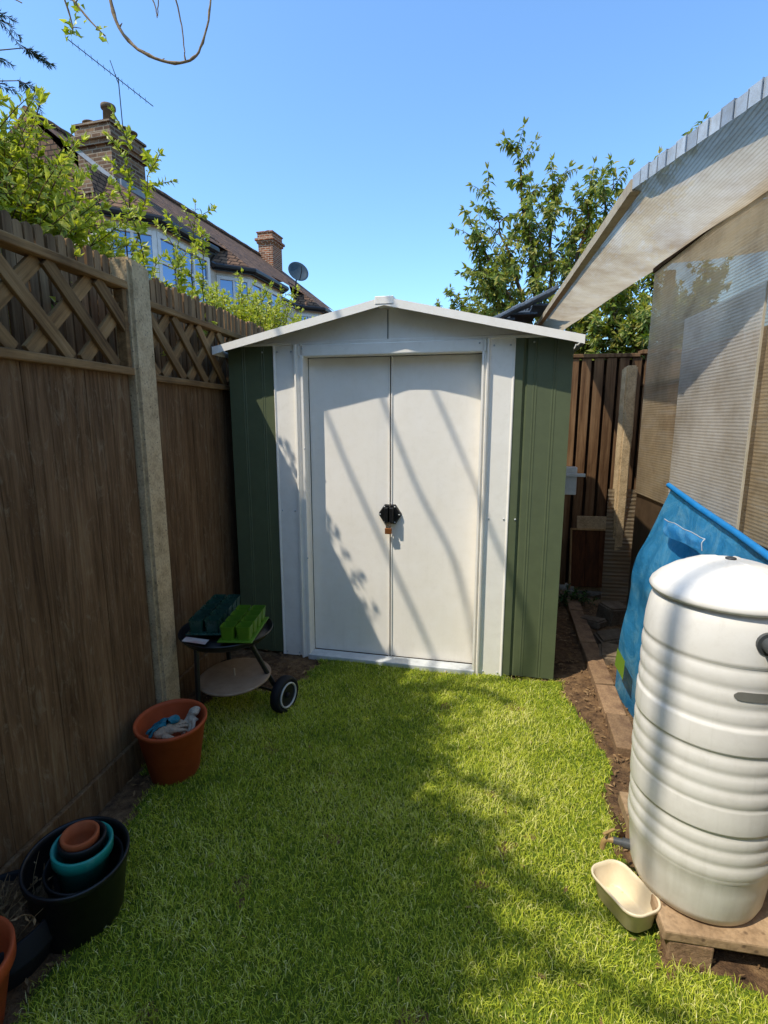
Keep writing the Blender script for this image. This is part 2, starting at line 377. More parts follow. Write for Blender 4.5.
# turf under the blades
mb = MB(); st = .025; cells = {}
vs = []; idx = {}
def vid(i, j):
    if (i, j) not in idx:
        x = -1.3 + i * st; y = .2 + j * st; idx[(i, j)] = len(vs)
        vs.append((x, y, .013 + .010 * noise.noise(V((x * 4, y * 4, 8))) + .004 * noise.noise(V((x * 30, y * 30, 0)))))
    return idx[(i, j)]
fs = []
for i in range(96):
    for j in range(100):
        x = -1.3 + (i + .5) * st; y = .2 + (j + .5) * st
        if lawn_mask(x, y) > .45: fs.append((vid(i, j), vid(i + 1, j), vid(i + 1, j + 1), vid(i, j + 1)))
mb.add(vs, fs, .4, True)
M['turf'] = m_rough('turf_soil', ['#3a4a12', '#566818', '#6c7a24'], 30, 1, .5)
tag(mb.build('lawn', M['turf']), kind='structure')
# grass blades
verts = []; faces = []; cs = []
BL = 270000; k = 0
while k < BL:
    x = R.uniform(-1.24, 1.2); y = .28 + 2.45 * (R.random() ** 1.15)
    m = lawn_mask(x, y)
    if R.random() > m: k += 1; continue
    if abs((x - .468) * .454 - (y - 1.287) * .891) < .074 and abs((x - .468) * .891 + (y - 1.287) * .454) < .044: continue
    patch = noise.noise(V((x * 2.2, y * 2.2, 4))) * .5 + noise.noise(V((x * 8, y * 8, 9))) * .35
    if R.random() < .35 * max(0, -patch): k += 1; continue
    h = R.uniform(.010, .025) * (1 + .45 * patch) * (.6 + .4 * m); wd = R.uniform(.0014, .0027)
    a = R.uniform(0, 2 * PI); b = R.uniform(0, 2 * PI); lean = R.uniform(.3, 1.5) * h
    px, py = math.cos(a) * wd / 2, math.sin(a) * wd / 2; lx, ly = math.cos(b) * lean, math.sin(b) * lean
    z = .012 + .008 * noise.noise(V((x * 4, y * 4, 8)))
    n0 = len(verts); cx = R.uniform(-.3, .3) * h
    mx_, my_ = x + lx * .4 - ly * .2 * R.uniform(-1, 1), y + ly * .4 + lx * .2 * R.uniform(-1, 1)
    verts += [(x - px, y - py, z - .005), (x + px, y + py, z - .005), (mx_ - px * .8, my_ - py * .8, z + h * .62), (mx_ + px * .8, my_ + py * .8, z + h * .62), (x + lx, y + ly, z + h * R.uniform(.75, 1.0))]
    faces += [(n0, n0 + 1, n0 + 3, n0 + 2), (n0 + 2, n0 + 3, n0 + 4)]
    c = .42 + .55 * patch + R.gauss(0, .2)
    if R.random() < .05: c = 1.0
    c = min(1, max(0, c)); cs += [c, c]; k += 1
mb = MB(); mb.v = verts; mb.f = faces; mb.c = cs; mb.sm = [False] * len(faces)
tag(mb.build('grass', M['grass']), 'short green lawn grass in front of the white shed doors', 'grass', kind='stuff')
# litter on bare soil
mb = MB(); k = 0
while k < 2600:
    x = R.uniform(-1.22, 1.1); y = R.uniform(.55, 3.9)
    if lawn_mask(x, y) > .3 and R.random() > .05: continue
    if x < .5 and y > 2.72: continue
    s = R.uniform(.004, .016); a = R.uniform(0, 6.28); t = R.uniform(-.5, .5); zz = .012 + R.uniform(0, .008)
    dx, dy = math.cos(a) * s, math.sin(a) * s; ex, ey = -dy * .3, dx * .3
    mb.add([(x - dx, y - dy, zz), (x + ex, y + ey, zz + s * t * .5 + .003), (x + dx, y + dy, zz + abs(t) * s), (x - ex, y - ey, zz)], [(0, 1, 2, 3)]); k += 1
tag(mb.build('leaf_litter', M['litter']), 'dry bits of bark and dead leaf on the bare soil', 'litter', kind='stuff')

# ------------------------------------------------------------------ shed
ang = math.atan2(2.587 - 2.70, .49 + 1.265)
sh = thing('garden_shed', 'green and white metal garden shed with closed double doors', 'shed', (-1.265, 2.70, 0), ang)
W = 1.7586; D = 1.16; MID = W / 2; HE = 1.735
def rib(x, w=.012, h=.007): return [(x - w, 0), (x - w * .45, -h), (x + w * .45, -h), (x + w, 0)]
def ribs(x0, x1, xs, w=.009, h=.006):
    p = [(x0, 0)]
    for x in xs: p += rib(x, w, h)
    return p + [(x1, 0)]
# front corner panels
mb = MB(); mb.strip([(0, .04), (0, 0)] + ribs(.0, .262, [.08, .092, .19, .202], .005, .0018)[1:] + [(.262, .03)], .02, HE); mb.build('corner_panel', M['green'], sh)
mb = MB(); mb.strip([(1.497, .03), (1.497, -.006), (1.535, -.006), (1.548, .008), (1.556, 0)] + ribs(1.556, W, [1.588, 1.600, 1.675, 1.687], .005, .0018)[1:] + [(W, .04)], .02, HE); mb.build('corner_panel', M['green'], sh)
# side and back walls
for sx in (0, W):
    mb = MB(); pr = [(t, 0) for t in (0,)]
    pts = ribs(0, D, [.08 + .13 * i for i in range(8)], .014, .008)
    mb.strip([(sx - (y if sx else -y), t) for t, y in pts], .02, HE); mb.build('side_panel', M['green'], sh)
mb = MB(); mb.strip([(x, D - y) for x, y in ribs(0, W, [.1 + .15 * i for i in range(11)], .014, .008)], .02, HE); mb.build('back_panel', M['green'], sh)
# front frame
mb = MB()
for s in (1, -1):
    def f(x, s=s):
        x = x if x < .385 else .385 + (x - .385) * (.76 if s == 1 else .52)
        return x if s == 1 else W - x
    pr = [(.262, .03), (.262, -.010), (.266, -.012), (.274, -.006), (.372, -.006), (.378, -.008), (.385, -.028), (.398, -.030), (.404, -.016), (.412, -.010), (.424, -.010), (.428, -.022), (.444, -.022), (.446, -.018), (.446, .055)]
    mb = MB(); mb.strip([(f(x), y) for x, y in pr], .012, HE - .002, .5); mb.build('door_jamb', M['white'], sh)
mb = MB(); mb.box(.404, W - .398, -.022, .05, 1.672, 1.731, .006, .5); mb.build('header', M['white'], sh)
mb = MB(); mb.box(.42, W - .405, -.03, .05, .004, .036, .004, .5); mb.build('door_track', M['zinc'], sh)
# screws
for i, (x, z) in enumerate([(.285, .03), (.36, .03), (.285, 1.70), (.362, 1.70), (.285, .86), (.36, .86), (W - .285, .86), (W - .36, .86), (W - .285, 1.70), (W - .362, 1.70), (W - .285, .03), (W - .36, .03), (.43, 1.712), (W - .43, 1.712), (.55, .018), (1.2, .018), (1.53, .86), (.2, 1.70), (1.58, 1.71), (.43, 1.2), (.43, .6)]):
    mb = MB(); ins = abs(x - MID) < .35
    mb.lathe([(.0048, 0), (.0042, .0028), (.0001, .0034)], 10, .3, M=Matrix.Translation((x, -.0305 if ins else (-.0215 if .41 < abs(x) < .45 or .41 < W - x < .45 else -.0065), z)) @ Matrix.Rotation(PI / 2, 4, 'X'))
    mb.build('screw', M['zinc'], sh)
# doors, slightly dished with folded meeting edges
for s in (0, 1):
    mb = MB(); x0, x1 = (.434, MID - .0035) if s == 0 else (MID + .0035, W - .419)
    nx, nz = 14, 34; vs = []
    for j in range(nz + 1):
        for i in range(nx + 1):
            u = i / nx; v = j / nz; x = x0 + (x1 - x0) * u; z = .036 + 1.634 * v
            e = min(u, 1 - u, v * 3, (1 - v) * 3)
            vs.append((x, .058 - .003 * min(1, e * 8) + .0024 * noise.noise(V((x * 3.5, z * 2, s * 5))), z))
    fs = [(j * (nx + 1) + i, j * (nx + 1) + i + 1, (j + 1) * (nx + 1) + i + 1, (j + 1) * (nx + 1) + i) for j in range(nz) for i in range(nx)]
    mb.add(vs, fs, .5, True)
    e = x1 if s == 0 else x0; d = -.006 if s == 0 else .006
    mb.box(min(e, e + d), max(e, e + d), .052, .08, .036, 1.67, 0, .5)
    dr = mb.build('door', M['door'], sh)
    hp = MB(); b = bmesh.new(); q = -1 if s == 0 else 1
    xs = MID + q * .004
    poly = [(xs, .905), (xs + q * .026, .905), (xs + q * .058, .858), (xs + q * .058, .846), (xs + q * .026, .798), (xs, .798)]
    vv = [(x, .053, z) for x, z in poly] + [(MID + (x - MID) * .93, .036, .852 + (z - .852) * .93) for x, z in poly]; n_ = len(poly)
    hp.add(vv, [tuple(range(n_, 2 * n_))] + [(i, (i + 1) % n_, n_ + (i + 1) % n_, n_ + i) for i in range(n_)], .3)
    hp.box(min(xs, xs + q * .02), max(xs, xs + q * .02), .006, .036, .812, .892, .003, .3)
    hs = hp.build('hasp', M['black'], dr)
    for (dx, dz) in ((.048, 0), (.024, .042), (.024, -.042)):
        r_ = MB(); r_.lathe([(.0042, 0), (.003, .003), (.0001, .0035)], 8, .3, M=Matrix.Translation((xs + q * dx, .0355, .852 + dz)) @ Matrix.Rotation(PI / 2, 4, 'X')); r_.build('rivet', M['zinc'], dr)
# gable
mb = MB()
def rz(x): return HE + .012 + (1.908 - HE) * (1 - abs(x - MID) / (MID + .05))
for (a, b_) in ((.02, MID - .003), (MID + .003, W - .02)):
    xs = [a, b_]; mb.add([(a, -.004, HE), (b_, -.004, HE), (b_, -.004, rz(b_) - .012), (a, -.004, max(HE + .004, rz(a) - .012))], [(0, 1, 2, 3)], .5)
mb.box(MID - .008, MID + .008, -.001, .02, HE, 1.902, 0, .5)
mb.box(.005, W - .005, -.012, .01, HE - .004, HE + .012, .003, .5)
mb.build('gable_panel', M['white'], sh)
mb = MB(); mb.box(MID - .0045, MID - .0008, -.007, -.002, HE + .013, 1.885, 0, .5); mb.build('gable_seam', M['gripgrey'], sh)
mb = MB(); mb.add([(.02, D, HE), (W - .02, D, HE), (MID, D, 1.90)], [(0, 1, 2)], .5); mb.build('gable_panel', M['green'], sh)
# roof sheets
zt, zp, ov = 1.712, 1.914, -.03
for s in (0, 1):
    mb = MB(); nx = 2; pts = []
    f = lambda x: x if s == 0 else W - x
    top = []
    ny = 42
    for j in range(ny + 1):
        t = -.095 + (D + .16) * j / ny; h = .008 if j % 6 in (2, 3) else 0
        for i in range(3):
            x = ov + (MID - ov) * i / 2; z = zt + (zp - zt) * i / 2 + h
            top.append((f(x), t, z))
    fs = [(j * 3 + i, j * 3 + i + 1, (j + 1) * 3 + i + 1, (j + 1) * 3 + i) for j in range(ny) for i in range(2)]
    mb.add(top, fs, .5); mb.build('roof_sheet', M['green'], sh)
    # bargeboard trim: bent strip along the front edge
    mb = MB(); t0 = -.105
    def q(x, dz, t): return (f(x), t, zt + (zp - zt) * (x - ov) / (MID - ov) + dz)
    n_ = 12; vs = []
    for i in range(n_ + 1):
        x = ov - .002 + (MID - ov + .002) * i / n_; wv = .0015 * noise.noise(V((x * 9, s, 0)))
        vs += [q(x, -.026 + wv, t0 + .012), q(x, -.028 + wv, t0), q(x, .010, t0), q(x, .013, t0 + .05)]
    mb.add(vs, [(i * 4 + k, i * 4 + 4 + k, i * 4 + 5 + k, i * 4 + 1 + k) for i in range(n_) for k in range(3)], .5)
    mb.add([q(ov - .003, -.028, t0), q(ov - .003, .012, t0), q(ov - .003, .012, D + .07), q(ov - .003, -.028, D + .07)], [(0, 1, 2, 3)], .5)
    mb.build('roof_trim', M['white'], sh)
mb = MB(); mb.box(MID - .045, MID + .045, -.1075, .01, zp - .024, zp + .013, .003, .5); mb.box(MID - .03, MID + .03, .011, D + .06, zp - .006, zp + .016, .004, .5)
mb.build('ridge_cap', M['white'], sh)
mb = MB(); mb.box(W + .002, W + .095, .30, .36, .95, 1.10, .005); mb.box(W + .03, W + .135, .285, .2985, 1.05, 1.068, .003); mb.build('bolt_box', M['zinc'], sh)
# padlock
pl = thing('padlock', 'small brass padlock hanging from the black shed hasp', 'padlock', sh.matrix_basis @ V((MID - .004, .022, .745)))
pl.location = Matrix.Translation((-1.265, 2.70, 0)) @ Matrix.Rotation(ang, 4, 'Z') @ V((MID - .004, .022, .748)); pl.rotation_euler = (0, 0, ang)
mb = MB(); mb.box(-.018, .018, -.008, .008, 0, .032, .003, .5); mb.build('lock_body', M['brass'], pl)
mb = MB(); mb.tube([(-.011, 0, .03)] + [(-.011 * math.cos(PI * i / 8), 0, .05 + .012 * math.sin(PI * i / 8)) for i in range(9)] + [(.011, 0, .03)], .0028, 8); mb.build('shackle', M['steel'], pl)

# ------------------------------------------------------------------ left fence
def fence_panel(x, y0, y1, label):
    t = thing('fence_panel', label, 'fence panel', (x, y0, 0), 0, 'left fence panels'); Ln = y1 - y0
    mb = MB(); y = 0
    while y < Ln:
        wd = R.uniform(.10, .135); e = min(Ln, y + wd); off = R.uniform(0, .002)
        mb.box(-.045 + off, -.022 + off, y + .0006, e - .0006, .13, 1.512, .0012, None, seg=1); y = e
    mb.build('board_panel', M['fence'], t)
    mb = MB(); mb.box(-.05, -.008, 0, Ln, .0, .128, .004); mb.build('gravel_board', M['fence'], t)
    for z0, z1, d in ((1.512, 1.540, .006), (1.812, 1.840, .006)):
        mb = MB(); mb.box(-.052, d, 0, Ln, z0, z1, .004); mb.build('rail', M['trellis'], t)
    for yy in (.0, Ln - .022):
        mb = MB(); mb.box(-.04, -.003, yy, yy + .022, 1.541, 1.811, .003); mb.build('stile', M['trellis'], t)
    z0, z1 = 1.541, 1.811; H_ = z1 - z0
    for layer, sgn in ((0, -1), (1, 1)):
        k = -2
        while k * .215 < Ln + .3:
            c = k * .215 + (.04 if layer else .12); k += 1
            # slat centre line from (c, z1) to (c + H*1.02, z0) or mirrored
            a, b_ = (c, c + H_ * 1.05) if sgn < 0 else (c + H_ * 1.05, c)
            lo, hi = min(a, b_), max(a, b_)
            if hi < .05 or lo > Ln - .05: continue
            pa, pb = V((0, a, z1)), V((0, b_, z0))
            # clip to the panel
            def clip(p, q_):
                if p.y < .005: p = p + (q_ - p) * ((.005 - p.y) / (q_.y - p.y))
                if p.y > Ln - .005: p = p + (q_ - p) * ((Ln - .005 - p.y) / (q_.y - p.y))
                return p
            pa, pb = clip(pa, pb), clip(pb, pa); d_ = pb - pa; ln = d_.length
            if ln < .06: continue
            mb = MB(); rot = Matrix.Translation(V((-.012 - .016 * layer, 0, 0)) + (pa + pb) / 2) @ Matrix.Rotation(math.atan2(d_.z, d_.y), 4, 'X')
            mb.box(-.007, .007, -ln / 2, ln / 2, -.022, .022, .002); mb.build('lattice_slat', M['trellis'], t).matrix_local = rot
    return t
fence_panel(-1.214, -.62, 1.795, 'nearest dark wooden fence panel with lattice top, left of the concrete post')
fence_panel(-1.31, 1.935, 4.1, 'second wooden fence panel with lattice top, between concrete post and shed')
def concrete_post(loc, sx, sy, h, label, rz=0, cham=.012):
    mb = MB(); b = bmesh.new(); bmesh.ops.create_cube(b, size=1)
    for v in b.verts: v.co = V((v.co.x * sx, v.co.y * sy, (v.co.z + .5) * h))
    bmesh.ops.subdivide_edges(b, edges=[e for e in b.edges if abs(e.verts[0].co.z - e.verts[1].co.z) > .5], cuts=14, use_grid_fill=True)
    for v in b.verts:
        if v.co.z > h - .001: v.co.z += -.012 * (v.co.y > 0)
        v.co.x += .003 * noise.noise(V((v.co.z * 5, v.co.y * 30, 1))); v.co.y += .003 * noise.noise(V((v.co.z * 5, v.co.x * 30, 7)))
    bmesh.ops.bevel(b, geom=[e for e in b.edges if e.calc_face_angle(0) > .6], offset=cham, segments=2, affect='EDGES')
    mb.bm(b, .6); o = mb.build('concrete_post', M['concrete'], None, loc); o.rotation_euler.z = rz
    return tag(o, label, 'fence post')
concrete_post((-1.245, 1.866, 0), .085, .125, 1.93, 'tall grey concrete post between the two lattice-topped fence panels')
concrete_post((1.12, 3.9, 0), .075, .10, 1.72, 'speckled concrete post standing in front of the brown back fence', .1)
# pale picket fence behind the trellis
pf = thing('picket_fence', 'narrow round-topped picket fence rising just behind the lattice', 'fence', (-1.42, 0, 0))
mb = MB(); 
prof = [(-.0175, 0)] + [(-.0175 * math.cos(PI * i / 8), .475 + .016 * math.sin(PI * i / 8)) for i in range(9)] + [(.0175, 0)]
vs = [(0, y, z) for y, z in prof] + [(-.014, y, z) for y, z in prof]; n_ = len(prof)
mb.add(vs, [tuple(range(n_))[::-1], tuple(range(n_, 2 * n_))] + [(i, (i + 1) % n_, n_ + (i + 1) % n_, n_ + i) for i in range(n_)], .5)
first = mb.build('picket', M['picket'], pf); y = .02; k = 0
variants = [first.data]
for q_ in (.05, .9, .3):
    me = first.data.copy(); 
    for dd in me.attributes['rnd'].data: dd.value = q_
    variants.append(me)
while y < 4.1 and k < 95:
    o = first if k == 0 else first.copy()
    if k: C.objects.link(o); o.parent = pf; o.data = variants[k % 4]
    o.location = (R.uniform(-.003, .003), y, 1.495 + R.uniform(-.012, .012)); o.rotation_euler.x = R.uniform(-.012, .012); y += .0455; k += 1
for z in (1.46, 1.70):
    mb = MB(); mb.box(-.05, -.016, -.5, 4.12, z, z + .05, .003); mb.build('rail', M['picket'], pf)
mb = MB(); y = -.5
while y < 4.1: mb.box(-.03, -.016, y, y + .12, 0, 1.44, 0); y += .122
mb.build('boarding', M['fence'], pf)

# ------------------------------------------------------------------ back and right fences
bf = thing('back_fence', 'brown vertical board fence behind the shed with dark gaps', 'fence', (-1.35, 4.16, 0))
mb = MB(); x = 0
while x < 3.5:
    wd = .066; mb.box(x, x + wd, -.03 + R.uniform(-.003, .003), -.008, .05, 1.80 + (.02 if x > 2.6 else 0), .003, seg=1); x += .088
mb.build('board', M['backfence'], bf)
mb = MB(); x = -.044
while x < 3.6: mb.box(x, x + .066, .02, .04, .05, 1.79, .0); x += .088
mb.build('back_board', M['darkwood'], bf)
mb = MB(); mb.box(-.02, 2.60, -.04, .05, 1.803, 1.83, .004); mb.box(2.605, 3.6, -.05, .05, 1.822, 1.852, .004); mb.build('cap_rail', M['backfence'], bf)
for z in (.35, 1.0, 1.6):
    mb = MB(); mb.box(0, 3.5, -.006, .018, z, z + .08); mb.build('rail', M['darkwood'], bf)
rf = thing('boundary_fence', 'dark brown boundary fence dimly seen through the plastic wall', 'fence', (1.62, .2, 0))
mb = MB(); y = 0
while y < 3.95: mb.box(0, .022, y, y + .13, .02, 1.86, .003, seg=1); y += .134
mb.build('board', M['backfence'], rf)
for z in (.4, 1.3):
    mb = MB(); mb.box(.023, .06, 0, 3.95, z, z + .08); mb.build('rail', M['darkwood'], rf)

# ------------------------------------------------------------------ lean-to
lt = thing('lean_to', 'lean-to of brownish ribbed plastic sheets with overhanging roof', 'lean-to', (.98, 0, 0))
def psheet(mb, x0, y0, y1, z0, z1, x1=None, n=(24, 24), wav=.004, sd=0):
    vs = []; x1 = x0 if x1 is None else x1
    for j in range(n[1] + 1):
        for i in range(n[0] + 1):
            u = i / n[0]; v = j / n[1]; y = y0 + (y1 - y0) * u; z = z0 + (z1 - z0) * v
            vs.append((x0 + (x1 - x0) * v + wav * noise.noise(V((y * 1.7, z * 1.7, sd))), y, z))
    mb.add(vs, [(j * (n[0] + 1) + i, j * (n[0] + 1) + i + 1, (j + 1) * (n[0] + 1) + i + 1, (j + 1) * (n[0] + 1) + i) for j in range(n[1]) for i in range(n[0])], .5, True)
mb = MB(); psheet(mb, .0, .3, 3.12, .94, 2.14, sd=1); mb.build('wall_sheet', M['polywall'], lt)
mb = MB(); psheet(mb, -.028, 1.93, 2.57, .55, 1.79, sd=4); o = mb.build('wall_sheet', M['polyfront'], lt)
mb = MB(); mb.box(-.032, -.025, 1.925, 1.930, .55, 1.79); mb.build('sheet_edging', M['edging'], lt)
mb = MB(); psheet(mb, .012, .3, 3.14, .0, .936, sd=9); mb.build('lower_sheet', M['ply'], lt)
mb = MB(); mb.box(.012, .036, .3, 3.12, 1.528, 1.552, .003); mb.build('purlin', M['tanwood'], lt)
mb = MB(); mb.box(-.006, .03, .3, 3.13, 2.125, 2.15, .003); mb.build('wall_plate', M['darkwood'], lt)
for y in (3.09, .5):
    mb = MB(); mb.box(.04, .085, y - .04, y, 0, 2.12, .004); mb.build('upright', M['tanwood'], lt)
# roof: inner line rises a little to the back, outer eave runs from A0 to A1, diagonal cut at the front
def inner(y): return V((.02, y, 2.152 + .047 * (y - 3.1)))
A0 = V((.595 - .98, 2.213, 2.20)); A1 = V((.72 - .98, 6.1, 2.31)); B1 = V((.755 - .98, 1.646, 2.185)); B2 = B1 + (B1 - A0) * 1.45
nu = 40; vs = []
ed = [B2, B1, A0] + [A0.lerp(A1, k / 12) for k in range(1, 13)]
for p in ed:
    ip = inner(p.y + (0.0))
    for i in range(9):
        q_ = p.lerp(ip, i / 8); q_.z += .006 * noise.noise(q_ * 2) - .012 * math.sin(PI * i / 8); vs.append(q_)
mb = MB(); mb.add(vs, [(j * 9 + i, j * 9 + i + 1, (j + 1) * 9 + i + 1, (j + 1) * 9 + i) for j in range(len(ed) - 1) for i in range(8)], .5, True)
mb.build('roof_sheet', M['polyroof'], lt)
for q_ in range(3):
    mb = MB(); vs = []
    for j in range(13):
        for i in range(9):
            y = .3 + (q_ + j / 12) * .93; x = .03 + 1.7 * i / 8; vs.append((x, y, 2.155 + .047 * (y - 3.1) + .16 * i / 8 + .006 * math.sin(i * 2 + q_) + .004 * (q_ % 2)))
    mb.add(vs, [(j * 9 + i, j * 9 + i + 1, (j + 1) * 9 + i + 1, (j + 1) * 9 + i) for j in range(12) for i in range(8)], .5, True); mb.build('roof_sheet', M['polyroof'], lt)
# silver capping on the diagonal front edge, in overlapping pieces
d_ = B2 - A0; ln = d_.length; npc = 30
mb = MB()
for k in range(npc):
    a = A0 + d_ * (k / npc - .001); b_ = A0 + d_ * ((k + 1.04) / npc); o_ = V((-.004, -.001, 0)) * (1 + .4 * (k % 2)); lift = .003 * (k % 2) + R.uniform(-.001, .001)
    up_ = V((0, 0, .043 + lift)); dn = V((0, 0, -.006)); back = V((.045, .012, .004))
    mb.add([a + o_ + dn, b_ + o_ + dn, b_ + o_ + up_, a + o_ + up_, b_ + o_ + up_ + back, a + o_ + up_ + back], [(0, 1, 2, 3), (3, 2, 4, 5)], None)
    mb.add([b_ + o_ * 1.6 + dn, b_ + d_ * .0022 + o_ * 1.6 + dn, b_ + d_ * .0022 + o_ * 1.6 + up_, b_ + o_ * 1.6 + up_], [(0, 1, 2, 3)], 0.)
mb.build('edge_capping', M['cap'], lt)
mb = MB(); n_ = 20
vs = []
for k in range(n_ + 1):
    p = A0.lerp(A1, k / n_); j = V((.002 * noise.noise(p * 9), 0, .002 * noise.noise(p * 7)))
    vs += [p + V((.032, 0, -.012)) + j, p + V((-.008, 0, -.012)) + j, p + V((-.010, 0, .03)) + j, p + V((.03, 0, .034)) + j]
mb.add(vs, [(k * 4 + i, k * 4 + 4 + i, k * 4 + 5 + i, k * 4 + 1 + i) for k in range(n_) for i in range(3)], .5)
mb.add(vs[:4], [(0, 1, 2, 3)], .5)
mb.build('eave_tape', M['rust'], lt)

# leaning things at the back right
cs_ = thing('ribbed_sheet', 'clear ribbed plastic offcut leaning at the foot of the back concrete post', 'plastic sheet', (1.02, 3.78, 0))
mb = MB(); prof = []
vs = []; nz = 120
for j in range(nz + 1):
    z = .86 * j / nz; y = .02 + .10 * j / nz - .003 * math.sin(j * PI / 2)
    for x in (0, .11, .22): vs.append((x + .02 * z / .86, y, z))
mb.add(vs, [(j * 3 + i, j * 3 + i + 1, j * 3 + 4 + i, j * 3 + 3 + i) for j in range(nz) for i in range(2)], .5, True); mb.build('sheet', M['polyclear'], cs_)
bd = thing('wooden_panel', 'brown wooden panel with pale edge leaning on the back fence', 'panel', (.82, 3.93, .0))
mb = MB(); rot = Matrix.Rotation(-.16, 4, 'X')
for k in range(3): mb.box(.012 + k * .1, .11 + k * .1, 0, .02, .10, .53, .002, M=rot)
mb.build('board', M['board'], bd)
mb = MB(); mb.box(0, .012, -.006, .024, .08, .545, .002, M=rot); mb.box(.012, .32, -.006, .024, .531, .545, .002, M=rot); mb.build('edge_strip', M['edge'], bd)
gb = MB(); gb.box(.03, .33, .0, .012, .05, .63, .002, M=Matrix.Rotation(-.1, 4, 'X'))
tag(gb.build('grey_board', M['concrete'], None, (.84, 3.99, 0)), 'grey board just showing behind the brown leaning panel', 'board')
# weeds at the back
def leafquad(mb, p, d, n, ln, wd, c=None, fold=.25):
    d = d.normalized(); s = d.cross(n)
    if s.length < 1e-4: s = d.orthogonal()
    s.normalize(); u = s.cross(d)
    mid = p + d * ln * .45; f = u * (wd * fold)
    mb.add([p, mid + s * wd / 2 + f, p + d * ln - u * ln * .12, mid - s * wd / 2 + f, mid], [(0, 4, 2, 1), (0, 3, 2, 4)], c)
def rv(): return V((R.gauss(0, 1), R.gauss(0, 1), R.gauss(0, 1))).normalized()
for (x, y, n_, lab) in ((.80, 3.78, 90, 'low dark weeds growing below the wooden panel behind the shed'),):
    t = thing('weed_clump', lab, 'weeds', (x, y, 0)); mb = MB(); sm = MB()
    for k in range(26):
        a = R.uniform(0, 6.28); r = R.uniform(0, .16); b0 = V((math.cos(a) * r, math.sin(a) * r * .6, 0)); tip = b0 + V((R.uniform(-.07, .07), R.uniform(-.07, .03), R.uniform(.05, .14)))
        sm.tube([b0, tip], [.0015, .0008], 4)
        for q_ in range(9): leafquad(mb, b0.lerp(tip, R.uniform(.3, 1)), rv() + V((0, 0, .3)), V((0, 0, 1)), R.uniform(.025, .045), R.uniform(.012, .02))
    mb.build('foliage', M['leaf_dark'], t); sm.build('stem', M['leaf_dark'], t)

# paving edging and loose stones
e0, e1 = V((.775, 3.83, 0)), V((.648, 2.0, 0)); nb = 7
d_ = (e1 - e0) / nb; a_ = math.atan2(d_.y, d_.x)
for k in range(nb):
    c_ = e0 + d_ * (k + .5); mb = MB(); l2 = d_.length / 2 - .004
    mb.box(-l2, l2, -.046, .046, -.03, .048, .005, jit=.003); o = mb.build('edging_block', M['brickblock'], None, c_ + V((.045, 0, R.uniform(-.006, .006)))); o.rotation_euler = (R.uniform(-.03, .03), R.uniform(-.02, .02), a_ + R.uniform(-.02, .02))
    words = ['farthest', 'second farthest', 'third farthest', 'middle', 'third nearest', 'second nearest', 'nearest']
    tag(o, f'{words[k]} buff paving block in the row edging the soil right of the shed', 'paving block', 'buff paving blocks edging the soil')
for k, (x, y, sx, sy, sz, a, lab) in enumerate([(.93, 3.14, .10, .08, .05, .3, 'rough flat stone beside the edging blocks, below the clear sheet'), (.88, 2.92, .09, .10, .045, -.2, 'flat brown stone beside the edging, nearest the blue sheet'), (.87, 3.42, .06, .08, .04, .9, 'small flat stone beside the far edging blocks'), (1.02, 3.5, .09, .07, .10, .5, 'blocky upright stone at the foot of the clear ribbed sheet')]):
    mb = MB(); b = bmesh.new(); bmesh.ops.create_cube(b, size=1)
    for v in b.verts: v.co = V((v.co.x * 2 * sx * R.uniform(.8, 1.1), v.co.y * 2 * sy * R.uniform(.8, 1.1), (v.co.z + .4) * sz * 1.4))
    bmesh.ops.bevel(b, geom=list(b.edges), offset=.012, segments=2, affect='EDGES'); mb.bm(b, None)
    o = mb.build('stone', M['stone'], None, (x, y, 0)); o.rotation_euler = (R.uniform(-.1, .1), R.uniform(-.1, .1), a); tag(o, lab, 'stone', 'loose stones beside the edging')

# blue plastic sheet
bs = thing('blue_sheet', 'crumpled blue plastic sheet draped between the lean-to and water butt', 'plastic sheet', (.9, 2.0, 0))
P0, P1 = V((0, .40, 1.06)), V((.01, -.56, .915)); Q0, Q1 = V((-.12, .56, .0)), V((-.04, -.56, .0))
mb = MB(); nu, nv = 70, 60; vs = []
for j in range(nv + 1):
    v = j / nv
    for i in range(nu + 1):
        u = i / nu; t_ = P0.lerp(P1, u); b_ = Q0.lerp(Q1, u); p = t_.lerp(b_, v)
        if v > 0: p.y += .03 * math.sin(v * 5) * (1 - u) * .8
        amp = .035 * math.sin(PI * min(1, v * 1.2 + .05)) 
        p.x += amp * noise.noise(V((p.y * 5, p.z * 3.5, 1))) + amp * .3 * noise.noise(V((p.y * 16 + p.z * 4, p.z * 9, 3))) - .05 * math.sin(PI * v) * (1 - u * .3)
        p.z += (.03 * noise.noise(V((u * 9, 0, 5))) if j == nv else 0); p.z = max(p.z, .008)
        vs.append(p)
mb.add(vs, [(j * (nu + 1) + i, j * (nu + 1) + i + 1, (j + 1) * (nu + 1) + i + 1, (j + 1) * (nu + 1) + i) for j in range(nv) for i in range(nu)], .5, True)
mb.build('sheet', M['blue'], bs)
mb = MB(); mb.tube([P0 + V((-.006, .015, .008)), P0.lerp(P1, .3) + V((-.008, 0, .004)), P0.lerp(P1, .6) + V((-.006, 0, .007)), P1], [.011, .013, .012, .013], 8); mb.build('hem', M['bluetube'], bs)
def drape(y, z, off=.0): # a point just in front of the sheet
    v = (1.06 - z) / 1.06; return V((-.105 - .05 * math.sin(PI * v) * .8 + off, y, z))
mb = MB(); nu = 22; vs = []
F0, F1, F2, F3 = V((-.07, .25, .945)), V((-.07, -.12, .945)), V((-.08, .20, .885)), V((-.08, -.13, .905))
